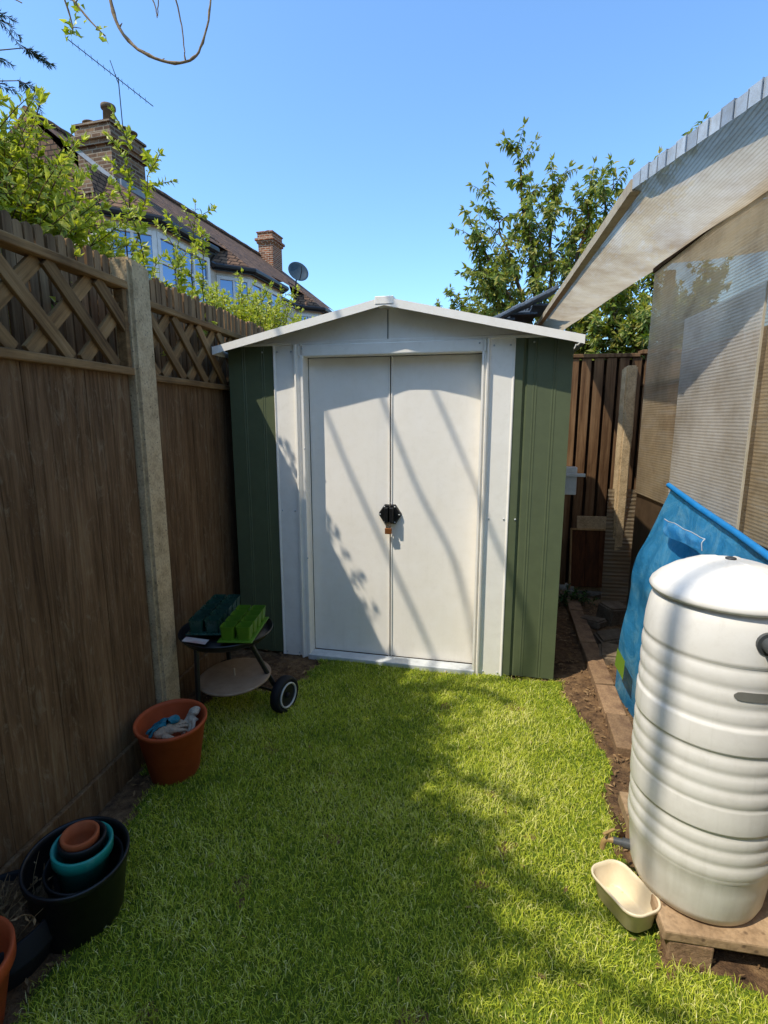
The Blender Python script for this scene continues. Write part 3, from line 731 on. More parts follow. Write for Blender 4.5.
for i in range(nu + 1):
    u = i / nu
    for j in range(7):
        v = j / 6; p = F0.lerp(F1, u).lerp(F2.lerp(F3, u), v); p.x += -.006 * noise.noise(V((u * 6, v * 2, 2))) - .006 * math.sin(v * PI); p.z += .004 * noise.noise(V((u * 5, v * 2, 9))); vs.append(p)
mb.add(vs, [(i * 7 + j, i * 7 + 7 + j, i * 7 + 8 + j, i * 7 + 1 + j) for i in range(nu) for j in range(6)], .5, True); fl = mb.build('folded_flap', M['blue'], bs)
mb = MB(); mb.tube([vs[i * 7] for i in range(nu + 1)] + [vs[nu * 7 + j] for j in range(7)], .0022, 5); mb.build('seam', M['lead'], fl)
mb = MB(); mb.add([(-.165, .40, .30), (-.165, .28, .29), (-.168, .28, .20), (-.168, .41, .21)], [(0, 1, 2, 3)], .5); mb.build('lime_label', M['lab'], bs)

# ------------------------------------------------------------------ water butt
BX, BY, BZ = .660, 1.35, .10
wb = thing('water_butt', 'large white ribbed plastic water butt with domed lid on paving slabs', 'water butt', (BX, BY, BZ))
prof = [(.0, 0), (.148, 0), (.161, .006), (.169, .03), (.176, .10)]
def ribset(z0, z1, n, r, dep=.0048):
    out = []
    for k in range(n):
        h = (z1 - z0) / n; a = z0 + k * h
        for t in range(7): out.append((r - dep + dep * math.sin(PI * (t + .35) / 6.7) ** .42, a + h * t / 7))
    return out
def addp(l):
    for p in l: prof.append(p)
addp([(.179, .140), (.182, .146), (.182, .150)]); addp(ribset(.155, .275, 3, .186)); addp([(.184, .277), (.1878, .280), (.1885, .284), (.189, .31), (.189, .341), (.1885, .346), (.187, .350)])
addp(ribset(.355, .485, 3, .191)); addp([(.188, .488), (.1912, .491), (.192, .495), (.192, .52), (.192, .547), (.1915, .552), (.189, .556)])
addp(ribset(.562, .70, 3, .190)); addp([(.185, .703), (.188, .707), (.188, .715), (.186, .75), (.180, .79), (.171, .815), (.160, .828), (.145, .832), (.0, .832)])
prof = [(r * .945, z) for r, z in prof]
mb = MB(); mb.lathe(prof, 96, .5); bodyo = mb.build('body', M['butt'], wb)
# lid with faint radial ridges
mb = MB(); n_ = 96; rings = [(.158, .822), (.171, .824), (.174, .832), (.170, .842), (.155, .858), (.125, .880), (.085, .898), (.045, .908), (.02, .911), (.0005, .911)]
vs = []
for (r, z) in rings:
    for k in range(n_):
        a = 2 * PI * k / n_ ; bmp = max(0, math.cos(a * 6 + .6)) ** 24 * .0035 * (1 if .03 < r < .16 else 0); vs.append((r * math.cos(a), r * math.sin(a), z + bmp))
mb.add(vs, [(i * n_ + k, i * n_ + (k + 1) % n_, (i + 1) * n_ + (k + 1) % n_, (i + 1) * n_ + k) for i in range(len(rings) - 1) for k in range(n_)], .5, True)
lid = mb.build('lid', M['butt'], wb)
mb = MB(); mb.lathe([(.012, .909), (.012, .9145), (.009, .916), (.0005, .916)], 20); mb.build('vent_cap', M['greyplastic'], lid)
# overflow elbow on the front right shoulder, grip patch, tap
def around(a, r, z): return V((math.cos(a) * r, math.sin(a) * r, z))
a = math.radians(-86)
mb = MB(); p = around(a, .166, .765); o_ = around(a, 1, 0); rt_ = V((-o_.y, o_.x, 0))
mb.tube([p, p + o_ * .012], [.026, .026], 20); mb.tube([p + o_ * .008, p + o_ * .03 + V((0, 0, .0)), p + o_ * .045 + V((0, 0, -.012)) + rt_ * .01, p + o_ * .05 + V((0, 0, -.04)) + rt_ * .02, p + o_ * .05 + V((0, 0, -.09)) + rt_ * .03], [.018, .0185, .019, .018, .018], 18)
mb.build('overflow_pipe', M['greyplastic'], wb)
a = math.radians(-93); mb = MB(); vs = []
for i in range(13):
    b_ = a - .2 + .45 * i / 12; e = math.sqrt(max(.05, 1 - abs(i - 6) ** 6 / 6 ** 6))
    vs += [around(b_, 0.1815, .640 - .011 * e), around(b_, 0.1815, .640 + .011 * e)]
mb.add(vs, [(i * 2, i * 2 + 2, i * 2 + 3, i * 2 + 1) for i in range(12)], .5, True); mb.build('grip_shade', M['gripgrey'], wb)  # flat patch, the shade of the recess is put into its grey
a = math.radians(168); o_ = around(a, 1, 0); p = around(a, .160, .045)
mb = MB(); mb.tube([p, p + o_ * .02], [.014, .014], 6); mb.tube([p + o_ * .018, p + o_ * .045], [.010, .010], 12); tp = mb.build('tap_union', M['greyplastic'], wb)
mb = MB(); mb.tube([p + o_ * .04, p + o_ * .062, p + o_ * .07 + V((0, 0, -.012)), p + o_ * .072 + V((0, 0, -.035))], [.008, .009, .008, .0075], 12)
mb.tube([p + o_ * .058, p + o_ * .058 + V((0, 0, .022))], [.006, .005], 10); mb.box(-.022, .022, -.004, .004, -.003, .003, .0015, M=Matrix.Translation(p + o_ * .058 + V((0, 0, .024))) @ Matrix.Rotation(.6, 4, 'Z')); mb.build('tap', M['tap'], wb)

# slabs and bricks below
def slab(cx, cy, sx, sy, z0, z1, rz_, name, m, lab, cat, grp=None, bev=.005):
    mb = MB(); mb.box(-sx / 2, sx / 2, -sy / 2, sy / 2, 0, z1 - z0, bev, jit=.003); o = mb.build(name, m, None, (cx, cy, z0)); o.rotation_euler.z = rz_; return tag(o, lab, cat, grp)
slab(.765, 1.285, .47, .235, .064, .098, -.03, 'paving_slab', M['slab'], 'front buff paving slab directly under the water butt', 'paving slab', 'slabs carrying the water butt')
slab(.778, 1.535, .46, .255, .060, .098, -.05, 'paving_slab', M['slab'], 'rear buff paving slab under the water butt by its tap', 'paving slab', 'slabs carrying the water butt')
slab(.595, 1.212, .105, .075, -.01, .063, -.05, 'brick', M['brickblock'], 'buff brick propping the front corner of the slab by the cream tub', 'brick', 'bricks under the slabs')
slab(.92, 1.25, .105, .10, -.01, .063, .2, 'brick', M['brickblock'], 'buff brick in the dark under the slab, right of the front brick', 'brick', 'bricks under the slabs')
slab(.60, 1.47, .09, .2, -.01, .059, .0, 'brick', M['brickblock'], 'buff brick below the rear slab, beside the tap', 'brick', 'bricks under the slabs')
slab(.92, 1.52, .10, .2, -.01, .059, .0, 'brick', M['brickblock'], 'hidden brick below the right end of the rear slab', 'brick', 'bricks under the slabs')
mb = MB(); mb.tube([(0, 0, .01), (.005, -.09, .014)], [.014, .012], 8); o = mb.build('wood_offcut', M['darkwood'], None, (.535, 1.66, 0)); tag(o, 'short dark wood offcut on the soil beyond the tap', 'wood piece')
# cream tub
ct = thing('cream_tub', 'empty cream plastic ice cream tub lying on the grass by the slab', 'tub', (.468, 1.287, .027), math.radians(-63 + 180))
def rrect(hx, hy, r, z, n=8):
    out = []
    for (sx, sy, a0) in ((1, 1, 0), (-1, 1, PI / 2), (-1, -1, PI), (1, -1, 1.5 * PI)):
        for k in range(n + 1):
            a = a0 + PI / 2 * k / n; out.append(V((sx * (hx - r) + r * math.cos(a), sy * (hy - r) + r * math.sin(a), z)))
    return out
loops = [rrect(.066, .036, .024, .004), rrect(.070, .040, .028, 0), rrect(.073, .043, .030, .003), rrect(.083, .051, .035, .058), rrect(.084, .052, .036, .059), rrect(.089, .057, .040, .060), rrect(.090, .058, .041, .068), rrect(.088, .056, .039, .070), rrect(.085, .053, .037, .069), rrect(.082, .050, .034, .06), rrect(.072, .042, .029, .006), rrect(.066, .036, .024, .003)]
mb = MB(); n_ = len(loops[0]); vs = [p for l_ in loops for p in l_]
mb.add(vs, [(i * n_ + k, i * n_ + (k + 1) % n_, (i + 1) * n_ + (k + 1) % n_, (i + 1) * n_ + k) for i in range(len(loops) - 1) for k in range(n_)], .5, True)
mb.add(loops[-1], [tuple(range(n_))], .5); mb.add(loops[0], [tuple(range(n_))[::-1]], .5)
mb.build('tub', M['cream'], ct).rotation_euler = (.0, .06, 0)

# ------------------------------------------------------------------ barbecue
bq = thing('barbecue', 'rusty black kettle barbecue on three legs, used as a stand for seed trays', 'barbecue', (-1.04, 2.06, 0))
mb = MB(); mb.ring([(.01, .371), (.07, .372), (.13, .379), (.172, .396), (.195, .415), (.200, .424), (.204, .427), (.206, .421), (.199, .412), (.178, .388), (.135, .370), (.07, .362), (.01, .361)], 64, .5)
mb.build('bowl', M['blackmetal'], bq)
mb = MB(); mb.lathe([(.0005, .405), (.10, .406), (.192, .408), (.192, .402), (.0005, .40)], 48); mb.build('grate', M['blackmetal'], bq)
wc = V((.24, .06, .088)); ax_ = V((.95, -.30, 0)).normalized(); wc2 = wc - ax_ * .36
for a_, b_ in (((-.06, -.163, .392), (-.052, -.198, 0)), ((.12, -.03, .38), (wc - ax_ * .035)), ((-.06, .12, .38), (wc2 + ax_ * .03))):
    mb = MB(); a_ = V(a_); b_ = V(b_); mb.tube([a_, a_.lerp(b_, .5), b_], [.0115, .011, .011], 12); mb.build('leg', M['blackmetal'], bq)
mb = MB(); mb.tube([wc2, wc], .006, 8); mb.build('axle', M['blackmetal'], bq)
for c_ in (wc, wc2):
    rot = Matrix.Translation(c_) @ ax_.to_track_quat('Z', 'Y').to_matrix().to_4x4()
    wm = MB(); wm.lathe([(.012, -.024), (.05, -.024), (.056, -.018), (.056, .018), (.05, .02), (.012, .012)], 32, M=rot); wh = wm.build('wheel', M['black'], bq)
    tm = MB(); tm.ring([(.060, -.02), (.074, -.024), (.083, -.019), (.086, 0), (.083, .019), (.074, .024), (.060, .02)], 48, M=rot); tm.build('tyre', M['rubber'], wh)
    rm = MB(); rm.ring([(.052, .019), (.0595, .0195), (.0595, .0255), (.057, .027), (.052, .0255)], 48, M=rot); rm.build('rim', M['whiterim'], wh)
    hm = MB(); hm.lathe([(.013, .012), (.012, .024), (.008, .028), (.0005, .029)], 16, M=rot); hm.build('hub', M['rubber'], wh)
rot = Matrix.Translation((.03, -.005, .20)) @ Matrix.Rotation(.05, 4, 'X') @ Matrix.Rotation(-.03, 4, 'Y')
mb = MB(); mb.lathe([(.0005, -.007), (.150, -.007), (.160, -.010), (.163, -.004), (.160, .001), (.150, -.001), (.09, -.0005), (.0005, -.001)], 64, .5, M=rot); shf = mb.build('ash_tray', M['ash'], bq)
mb = MB(); mb.tube([(0, 0, -.002), (0, 0, .035)], [.004, .004], 8); mb.v = [tuple(rot @ V(p)) for p in mb.v]; mb.build('bolt', M['rust'], shf)
# seed trays on the bowl
def seedtray(loc, rz_, nx, ny, px, h, m, lab, tilt=0):
    t = thing('seed_tray', lab, 'seed tray', loc, rz_, 'seed trays on the barbecue'); t.rotation_euler.x = tilt
    mb = MB(); mb.box(-.006, nx * px + .006, -.006, ny * px + .006, 0, .006, .002, .5); mb.build('tray_base', m, t)
    for i in range(nx):
        for j in range(ny):
            mb = MB(); x, y = (i + .5) * px, (j + .5) * px; lp = []
            for hf, z in ((px * .37, .006), (px * .45, h), (px * .43, h), (px * .34, h * .12)):
                lp.append([V((x + q_.x, y + q_.y, z)) for q_ in rrect(hf, hf, hf * .3, 0, 3)])
            n_ = len(lp[0]); vs = [p for l_ in lp for p in l_]
            mb.add(vs, [(a * n_ + k, a * n_ + (k + 1) % n_, (a + 1) * n_ + (k + 1) % n_, (a + 1) * n_ + k) for a in range(3) for k in range(n_)], .5)
            mb.add(lp[-1], [tuple(range(n_))], .2); mb.build('cell', m, t)
seedtray((-.995, 1.895, .432), .12, 2, 4, .068, .066, M['lime'], 'lime green cell seed tray on the barbecue, right of the dark one')
seedtray((-1.165, 1.945, .432), .14, 2, 5, .070, .064, M['seedgreen'], 'dark green cell seed tray on the barbecue, left of the lime one')
pk = MB(); pk.box(-.05, .05, -.022, .022, 0, .002, .0005, M=Matrix.Rotation(.12, 4, 'Y')); o = pk.build('seed_packet', M['paper'], None, (-1.10, 1.895, .432)); o.rotation_euler.z = .1
tag(o, 'flat printed seed packet sticking out beneath the dark seed tray', 'seed packet')

# ------------------------------------------------------------------ pots
def pot(name, loc, rb, rt2, h, m, lab, cat='plant pot', grp=None, rim=.03, tilt=(0, 0, 0), wall=.005, feet=False, rimout=.004):
    o = thing(name, lab, cat, loc, tilt[2], grp); o.rotation_euler = tilt
    k = rb + (rt2 - rb) * (1 - rim / h)
    mb = MB(); mb.ring([(.002, .004), (rb - wall, .006), (k - wall, h - rim), (rt2 - wall, h - .002), (rt2 + rimout * .5, h), (rt2 + rimout, h - .003), (rt2 + rimout * .8, h - rim), (k, h - rim - .003), (rb, .004), (rb - .004, 0), (.002, 0)], 64, .5)
    mb.build('pot_wall', m, o)
    return o
tp_ = pot('plant_pot', (-1.075, 1.645, .004), .088, .125, .235, M['terra'], 'large orange plastic pot holding gloves, beside the barbecue leg', rim=.014, tilt=(.05, .0, .4), rimout=.006)
mb = MB(); mb.lathe([(.0005, .085), (.095, .085), (.095, .08), (.0005, .08)], 32); mb.build('compost', M['soil'], tp_)
# gloves: each a palm with five fingers, grown with a skin modifier
def glove(loc, rot, m, lab, curl=.4, sd=0):
    rr = random.Random(sd); me = bpy.data.meshes.new('glove'); vs = [(0, 0, 0)]; es = []; rad = [.026]
    vs += [(0, .035, .004), (0, .07, .0)]; es += [(0, 1), (1, 2)]; rad += [.027, .030]
    for i, (x, ln) in enumerate(((-.027, .062), (-.009, .072), (.009, .07), (.026, .055))):
        b = len(vs); a = rr.uniform(-.15, .15) + x * 4; c = curl * rr.uniform(.5, 1.5)
        p1 = (x * 1.1, .085, .002); p2 = (x * 1.2 + a * .02, .085 + ln * .5, .002 - ln * .2 * c); p3 = (x * 1.25 + a * .05, .085 + ln * .9, -ln * .6 * c)
        vs += [p1, p2, p3]; es += [(2, b), (b, b + 1), (b + 1, b + 2)]; rad += [.011, .010, .009]
    b = len(vs); vs += [(.035, .045, -.004), (.055, .075, -.012)]; es += [(1, b), (b, b + 1)]; rad += [.013, .010]
    me.from_pydata(vs, es, []); o = bpy.data.objects.new('glove', me); C.objects.link(o); me.materials.append(m)
    md = o.modifiers.new('skin', 'SKIN'); 
    for i, d in enumerate(me.skin_vertices[0].data): d.radius = (rad[i], rad[i] * .62); d.use_root = (i == 0)
    s2 = o.modifiers.new('sub', 'SUBSURF'); s2.levels = 2; s2.render_levels = 2
    tx = bpy.data.textures.new('crumple', 'CLOUDS'); tx.noise_scale = .022; dm = o.modifiers.new('crumple', 'DISPLACE'); dm.texture = tx; dm.strength = .012; dm.mid_level = .5
    o.location = loc; o.rotation_euler = rot
    o.scale = (.85, .85, .85)
    return tag(o, lab, 'glove', 'gardening gloves in the orange pot')
glove((-1.11, 1.575, .195), (.15, .1, -.75), M['cloth'], 'crumpled tan gardening glove, lowest of those in the orange pot', .5, 1)
glove((-1.045, 1.66, .225), (-.15, .2, 2.0), M['clothteal'], 'teal gardening glove in the middle of the orange pot', .8, 2)
glove((-1.015, 1.735, .235), (-.55, .3, 2.9), M['clothwhite'], 'pale grey gardening glove sticking up at the back of the orange pot', .5, 3)
# black tub of nested pots
TB = V((-1.005, 1.055, .006)); tl = (.05, .08, 0)
pot('tub', TB, .102, .123, .210, M['black'], 'wide black plastic tub on the grass holding nested pots', 'tub', rim=.02, tilt=tl, wall=.004)
nest = 'pots nested inside the black tub'
pot('plant_pot', TB + V((.012, .01, .03)), .076, .091, .150, M['darkpot'], 'black plant pot just inside the tub, around the teal pot', grp=nest, tilt=(.06, .1, 0), rim=.02, wall=.003)
pot('plant_pot', TB + V((.010, .012, .075)), .050, .070, .155, M['teal'], 'teal plant pot in the middle of the nested pots', grp=nest, tilt=(.04, .06, .3), rim=.032, wall=.004)
pot('plant_pot', TB + V((.005, .022, .115)), .038, .054, .122, M['darkpot'], 'dark grey plant pot between the teal and terracotta pots', grp=nest, tilt=(.03, .05, .3), rim=.02, wall=.003)
pot('plant_pot', TB + V((.0, .022, .150)), .032, .043, .094, M['terralt'], 'small terracotta pot, innermost of the nested pots', grp=nest, tilt=(.02, .04, .3), rim=.03, wall=.005)
# black planter with dead stems
bp_ = thing('planter', 'low black planter with dead stems at the lower left corner', 'planter', (-1.125, .93, 0))
mb = MB(); mb.ring([(.002, .004), (.10, .006), (.118, .06), (.122, .128), (.128, .135), (.134, .132), (.133, .078), (.136, .074), (.136, .066), (.128, .06), (.112, .006), (.104, 0), (.002, 0)], 64, .5); mb.build('planter_wall', M['rubber'], bp_)
mb = MB(); vs = []; n_ = 26
for j in range(n_ + 1):
    for i in range(n_ + 1):
        x = -.12 + .24 * i / n_; y = -.12 + .24 * j / n_; vs.append((x, y, .112 + .03 * noise.fractal(V((x * 20, y * 20, 0)), .9, 2, 4)))
mb.add(vs, [f for j in range(n_) for i in range(n_) for f in [(j * (n_ + 1) + i, j * (n_ + 1) + i + 1, (j + 1) * (n_ + 1) + i + 1, (j + 1) * (n_ + 1) + i)] if math.hypot(-.12 + .24 * (i + .5) / n_, -.12 + .24 * (j + .5) / n_) < .121], .5, True); mb.build('compost', M['soil'], bp_)
for k in range(34):
    a = R.uniform(0, 6.28); r = R.uniform(0, .10); p = V((math.cos(a) * r, math.sin(a) * r, .11)); pts = [p]; d_ = V((R.uniform(-.4, .5), R.uniform(-.3, .6), R.uniform(.3, 1.2))).normalized()
    for q_ in range(5): d_ = (d_ + rv() * .22).normalized(); pts.append(pts[-1] + d_ * R.uniform(.012, .032))
    mb = MB(); mb.tube(pts, [.0022, .002, .0017, .0014, .001, .0007], 5)
    for q_ in pts[2:5]: leafquad(mb, q_, rv(), rv(), R.uniform(.012, .028), .008)
    mb.build('dead_stem', M['litter'], bp_)
pot('plant_pot', (-1.065, .765, .0), .075, .112, .20, M['terra'], 'orange plastic pot cut off by the left edge of the picture', rim=.035, tilt=(.03, .02, 0))

# ------------------------------------------------------------------ plants
def shoot(base, d, ln, n=8, grav=.05, wob=.12):
    pts = [V(base)]; d = d.normalized()
    for k in range(n):
        d = (d + rv() * wob + V((0, 0, -grav * k / n))).normalized(); pts.append(pts[-1] + d * ln / n)
    return pts
def leaves_along(mb, pts, per, ln, wd, start=.2, droop=0., spread=1.0):
    for i in range(1, len(pts)):
        t = i / (len(pts) - 1)
        if t < start: continue
        ax = (pts[i] - pts[i - 1]).normalized()
        for k in range(per):
            s = rv(); s = (s - ax * s.dot(ax)).normalized(); d = (s * spread + ax * .6 + V((0, 0, -droop))).normalized()
            p = pts[i - 1].lerp(pts[i], R.random()); l_ = ln * R.uniform(.6, 1.15) * (1 - .25 * t)
            leafquad(mb, p, d, ax + rv() * .3, l_, wd * l_ / ln, None)
    ax = (pts[-1] - pts[-2]).normalized()
    for k in range(5): leafquad(mb, pts[-1], ax + rv() * .5, rv(), ln * .7, wd * .6, R.uniform(.6, 1))
def shrub(x, y, h, rx, ry, nsh, lab, ln=.056, wd=.026, sprigs=(), low=1.55):
    t = thing('hedge_shrub', lab, 'shrub', (x, y, 0), 0, 'lime leaved shrubs behind the left fence')
    st_ = MB(); lf = MB()
    for k in range(6):
        b0 = V((R.uniform(-.1, .1), R.uniform(-.15, .15), 0)); st_.tube([b0, b0 + V((R.uniform(-.1, .1), R.uniform(-.2, .2), 1.2)), b0 + V((R.uniform(-.2, .2), R.uniform(-.35, .35), h * .85))], [.02, .014, .006], 6)
    for k in range(nsh):
        a = R.uniform(0, 6.28); r = math.sqrt(R.random()); px, py = math.cos(a) * r * rx, math.sin(a) * r * ry
        topz = h - .22 - .35 * r ** 3 + .22 * noise.noise(V(((x + px) * 3.1, (y + py) * 3.1, 2)))
        b0 = V((px, py, topz - (topz - low) * R.random() ** 1.4))
        d = V((math.cos(a) * .6 * r + R.uniform(-.4, .4), math.sin(a) * .6 * r + R.uniform(-.4, .4), R.uniform(.2, 1.2)))
        pts = shoot(b0, d, R.uniform(.14, .36), 6, .10)
        st_.tube(pts, [.003 - .0003 * i for i in range(7)], 4, cap=False); leaves_along(lf, pts, 5, ln, wd, .0)
    for (p, q_) in sprigs:
        p, q_ = V(p) - V((x, y, 0)), V(q_) - V((x, y, 0)); d = q_ - p; pts = [p]
        for k in range(1, 10): pts.append(p + d * k / 9 + rv() * .012)
        st_.tube(pts, [.0045 - .0003 * i for i in range(10)], 5, cap=False); leaves_along(lf, pts, 6, ln * .95, wd, .25)
        for k in (4, 6, 7, 8):
            sd = shoot(pts[k], d.normalized() + rv() * .9, R.uniform(.08, .17), 4, 0.); st_.tube(sd, [.002] * 5, 4, cap=False); leaves_along(lf, sd, 5, ln * .9, wd, 0)
    st_.build('stem', M['bark'], t); lf.build('foliage', M['leaf_lime'], t)
shrub(-1.95, 1.95, 2.46, .34, .55, 900, 'tall lime leaved shrub above the fence at the left edge', sprigs=[((-1.9, 2.25, 2.2), (-1.78, 1.78, 2.62))])
shrub(-1.95, 2.72, 2.30, .28, .48, 520, 'lime leaved shrub left of the concrete post with one tall sprig below the chimney', sprigs=[((-1.75, 2.6, 2.1), (-1.7, 2.63, 2.76)), ((-1.75, 2.65, 2.2), (-1.66, 2.78, 2.72)), ((-1.7, 2.7, 2.0), (-1.62, 2.5, 2.35))])
shrub(-1.95, 3.45, 1.94, .22, .42, 60, 'loose lime leaved shrub just right of the concrete post, before the bay window', sprigs=[((-1.75, 3.1, 1.8), (-1.7, 3.05, 2.5)), ((-1.75, 3.2, 1.9), (-1.72, 3.3, 2.68)), ((-1.7, 3.3, 1.9), (-1.65, 3.25, 2.5)), ((-1.7, 3.0, 1.9), (-1.7, 3.0, 2.3))])
shrub(-2.0, 4.75, 2.52, .42, .75, 700, 'bushy lime leaved shrub behind the left corner of the shed roof')
shrub(-1.88, .90, 3.22, .30, .50, 620, 'lime leaved shrub out of frame behind the near fence, shading the lawn')
shrub(-1.85, .0, 3.50, .32, .60, 1000, 'lime leaved shrub beside the camera behind the nearest fence')
shrub(-2.4, 6.3, 2.55, .4, .7, 260, 'lime leaved shrub farthest back, below the far house roof')

# cherry tree
def tree(name, lab, cat, base, targets, leafm, ln, wd, per, droop, trunk_h, tr, sub=5, dens=1.0, barkm='bark', group=None, sl=(.5, 1.1)):
    t = thing(name, lab, cat, base, 0, group); bt = MB(); lf = MB(); base = V(base)
    top = V((0, 0, trunk_h)); bt.tube([(0, 0, -.05), V((.02, .03, trunk_h * .5)), top], [tr, tr * .8, tr * .65], 10)
    bt.build('trunk', M[barkm], t); br = MB()
    for tg in targets:
        tg = V(tg) - base; s0 = V((R.uniform(-.03, .03), R.uniform(-.03, .03), trunk_h * R.uniform(.7, 1.))); pts = []
        ctrl = s0 + (tg - s0) * .5 + V((0, 0, .10 * (tg - s0).length)) * R.uniform(-.3, 1) + V((tg.x - s0.x, tg.y - s0.y, 0)) * .08
        n_ = 14
        for k in range(n_ + 1):
            u = k / n_; pts.append(s0 * (1 - u) ** 2 + ctrl * 2 * u * (1 - u) + tg * u * u + rv() * .03 * u)
        br.tube(pts, [tr * .42 * (1 - .93 * k / n_) for k in range(n_ + 1)], 6, cap=False)
        leaves_along(lf, pts[7:], per, ln, wd, 0., droop)
        for k in range(4, n_ + 1):
            for q_ in range(sub):
                if R.random() > dens: continue
                ax = (pts[k] - pts[k - 1]).normalized(); d = ax * R.uniform(.1, .9) + rv() * .8 + V((0, 0, .25))
                tw = shoot(pts[k], d, R.uniform(*sl) * (1 - .55 * k / n_), 7, .12, .14)
                br.tube(tw, [.008 - .0009 * i for i in range(8)], 4, cap=False); leaves_along(lf, tw, per, ln, wd, .15, droop)
    br.build('branch', M[barkm], t); lf.build('foliage', leafm, t); return t
tree('cherry_tree', 'tall open cherry tree with drooping leaves behind the shed and lean-to', 'tree', (1.05, 7.0, 0),
     [(.52, 7.0, 4.5), (.02, 6.9, 3.72), (.24, 7.1, 4.05), (.95, 7, 4.2), (1.45, 7.1, 4.05), (1.66, 6.9, 4.15), (.10, 7.0, 3.30), (.25, 6.7, 3.05), (1.35, 7.3, 3.9), (.7, 6.8, 3.7), (2.5, 7.2, 4.52), (2.1, 7.0, 3.8)],
     M['leaf_cherry'], .13, .046, 4, 1.1, 2.1, .10, 4, .62, sl=(.35, .75))
tree('bushy_tree', 'dense low green tree showing between the lean-to roof and back fence', 'tree', (1.75, 6.2, 0),
     [(1.2, 6.1, 2.5), (1.5, 6.0, 2.7), (1.9, 6.1, 2.8), (1.3, 5.9, 2.2), (1.75, 5.8, 2.3), (2.2, 6.0, 2.5), (1.0, 6.2, 2.35), (1.6, 6.3, 3.0), (2.5, 6.2, 2.8)],
     M['leaf_cherry'], .11, .045, 5, .7, 1.2, .08, 5, .9, sl=(.35, .7))
tree('small_tree', 'small tree top just showing above the shed roof, left of the cherry tree', 'tree', (-.15, 8.6, 0),
     [(-.28, 8.6, 3.22), (-.05, 8.5, 3.1), (.15, 8.6, 3.2), (-.5, 8.6, 3.0), (.3, 8.4, 3.0)], M['leaf_cherry'], .10, .04, 4, .6, 2.0, .06, 4, .8, sl=(.25, .5))

# overhanging bare tree by the camera
ot = thing('overhanging_tree', 'nearly bare tree reaching thin pale branches over the fence at top left', 'tree', (-2.55, .7, 0))
mb = MB(); mb.tube([(0, 0, 0), (.05, .05, 1.4), (.02, .1, 2.4), (.1, .15, 3.0)], [.075, .065, .055, .045], 10); mb.build('trunk', M['bark'], ot)
ob = V((-2.55, .7, 0)); lf = MB()
def limb(pts, r0, r1, knob=True, leaves=0, start=.3, far=1.0):
    P = [((V(p) - V((0, 0, CAMH))) * far + V((0, 0, CAMH))) - ob for p in pts]; out = []
    for i in range(len(P) - 1):
        a, b_ = P[max(0, i - 1)], P[i]; c_, d_ = P[i + 1], P[min(len(P) - 1, i + 2)]
        for k in range(6):
            t = k / 6; out.append(.5 * ((2 * b_) + (c_ - a) * t + (2 * a - 5 * b_ + 4 * c_ - d_) * t * t + (3 * b_ - a - 3 * c_ + d_) * t ** 3))
    out.append(P[-1]); n_ = len(out); rad = [(r0 + (r1 - r0) * i / (n_ - 1)) * (1 + (.35 if knob and i % 4 == 2 else 0)) for i in range(n_)]
    mb = MB(); mb.tube([p + rv() * (.002 if i else 0) for i, p in enumerate(out)], rad, 7)
    if knob:
        for i in range(4, n_, 4):
            d_ = rv(); mb.tube([out[i], out[i] + d_ * R.uniform(.02, .05)], [rad[i] * .8, .0015], 5)
    if leaves:
        for i in range(int(n_ * start), n_):
            for k in range(leaves): leafquad(lf, out[i] + rv() * .02, rv() + V((0, 0, -.2)), rv(), R.uniform(.03, .05), R.uniform(.018, .028))
    mb.build('branch', M['twig'], ot); return out
top_ = (-2.45, .85, 3.0)
# the long looping twig and its neighbours, hanging above the shed roof
limb([top_, (-2.5, 1.7, 4.2), (-2.2, 2.5, 4.3), (-1.88, 2.75, 3.6), (-1.79, 2.76, 3.31), (-1.625, 2.743, 3.16), (-1.443, 2.769, 3.13), (-1.365, 2.808, 3.235), (-1.326, 2.847, 3.456), (-1.34, 2.86, 3.62)], .011, .0035)
limb([(-2.2, 2.5, 4.25), (-2.08, 2.73, 3.56), (-2.0, 2.73, 3.42), (-1.85, 2.73, 3.26)], .008, .003, True, 2, .45)
limb([(-2.15, 2.6, 3.9), (-2.02, 2.7, 3.37), (-2.01, 2.7, 3.27)], .005, .002, True, 3, .6)
limb([(-2.1, 2.6, 4.2), (-1.7, 2.8, 3.75), (-1.52, 2.8, 3.5), (-1.47, 2.8, 3.31), (-1.45, 2.775, 3.145)], .006, .0025, False)
limb([(-1.8, 2.75, 3.85), (-1.61, 2.77, 3.44), (-1.585, 2.77, 3.34)], .005, .002, False)
limb([(-1.56, 2.78, 3.62), (-1.57, 2.77, 3.43), (-1.58, 2.77, 3.345)], .004, .002, False)
limb([(-2.5, 1.7, 4.2), (-2.75, 2.3, 3.7), (-2.4, 2.6, 3.47), (-2.24, 2.66, 3.4)], .01, .002)
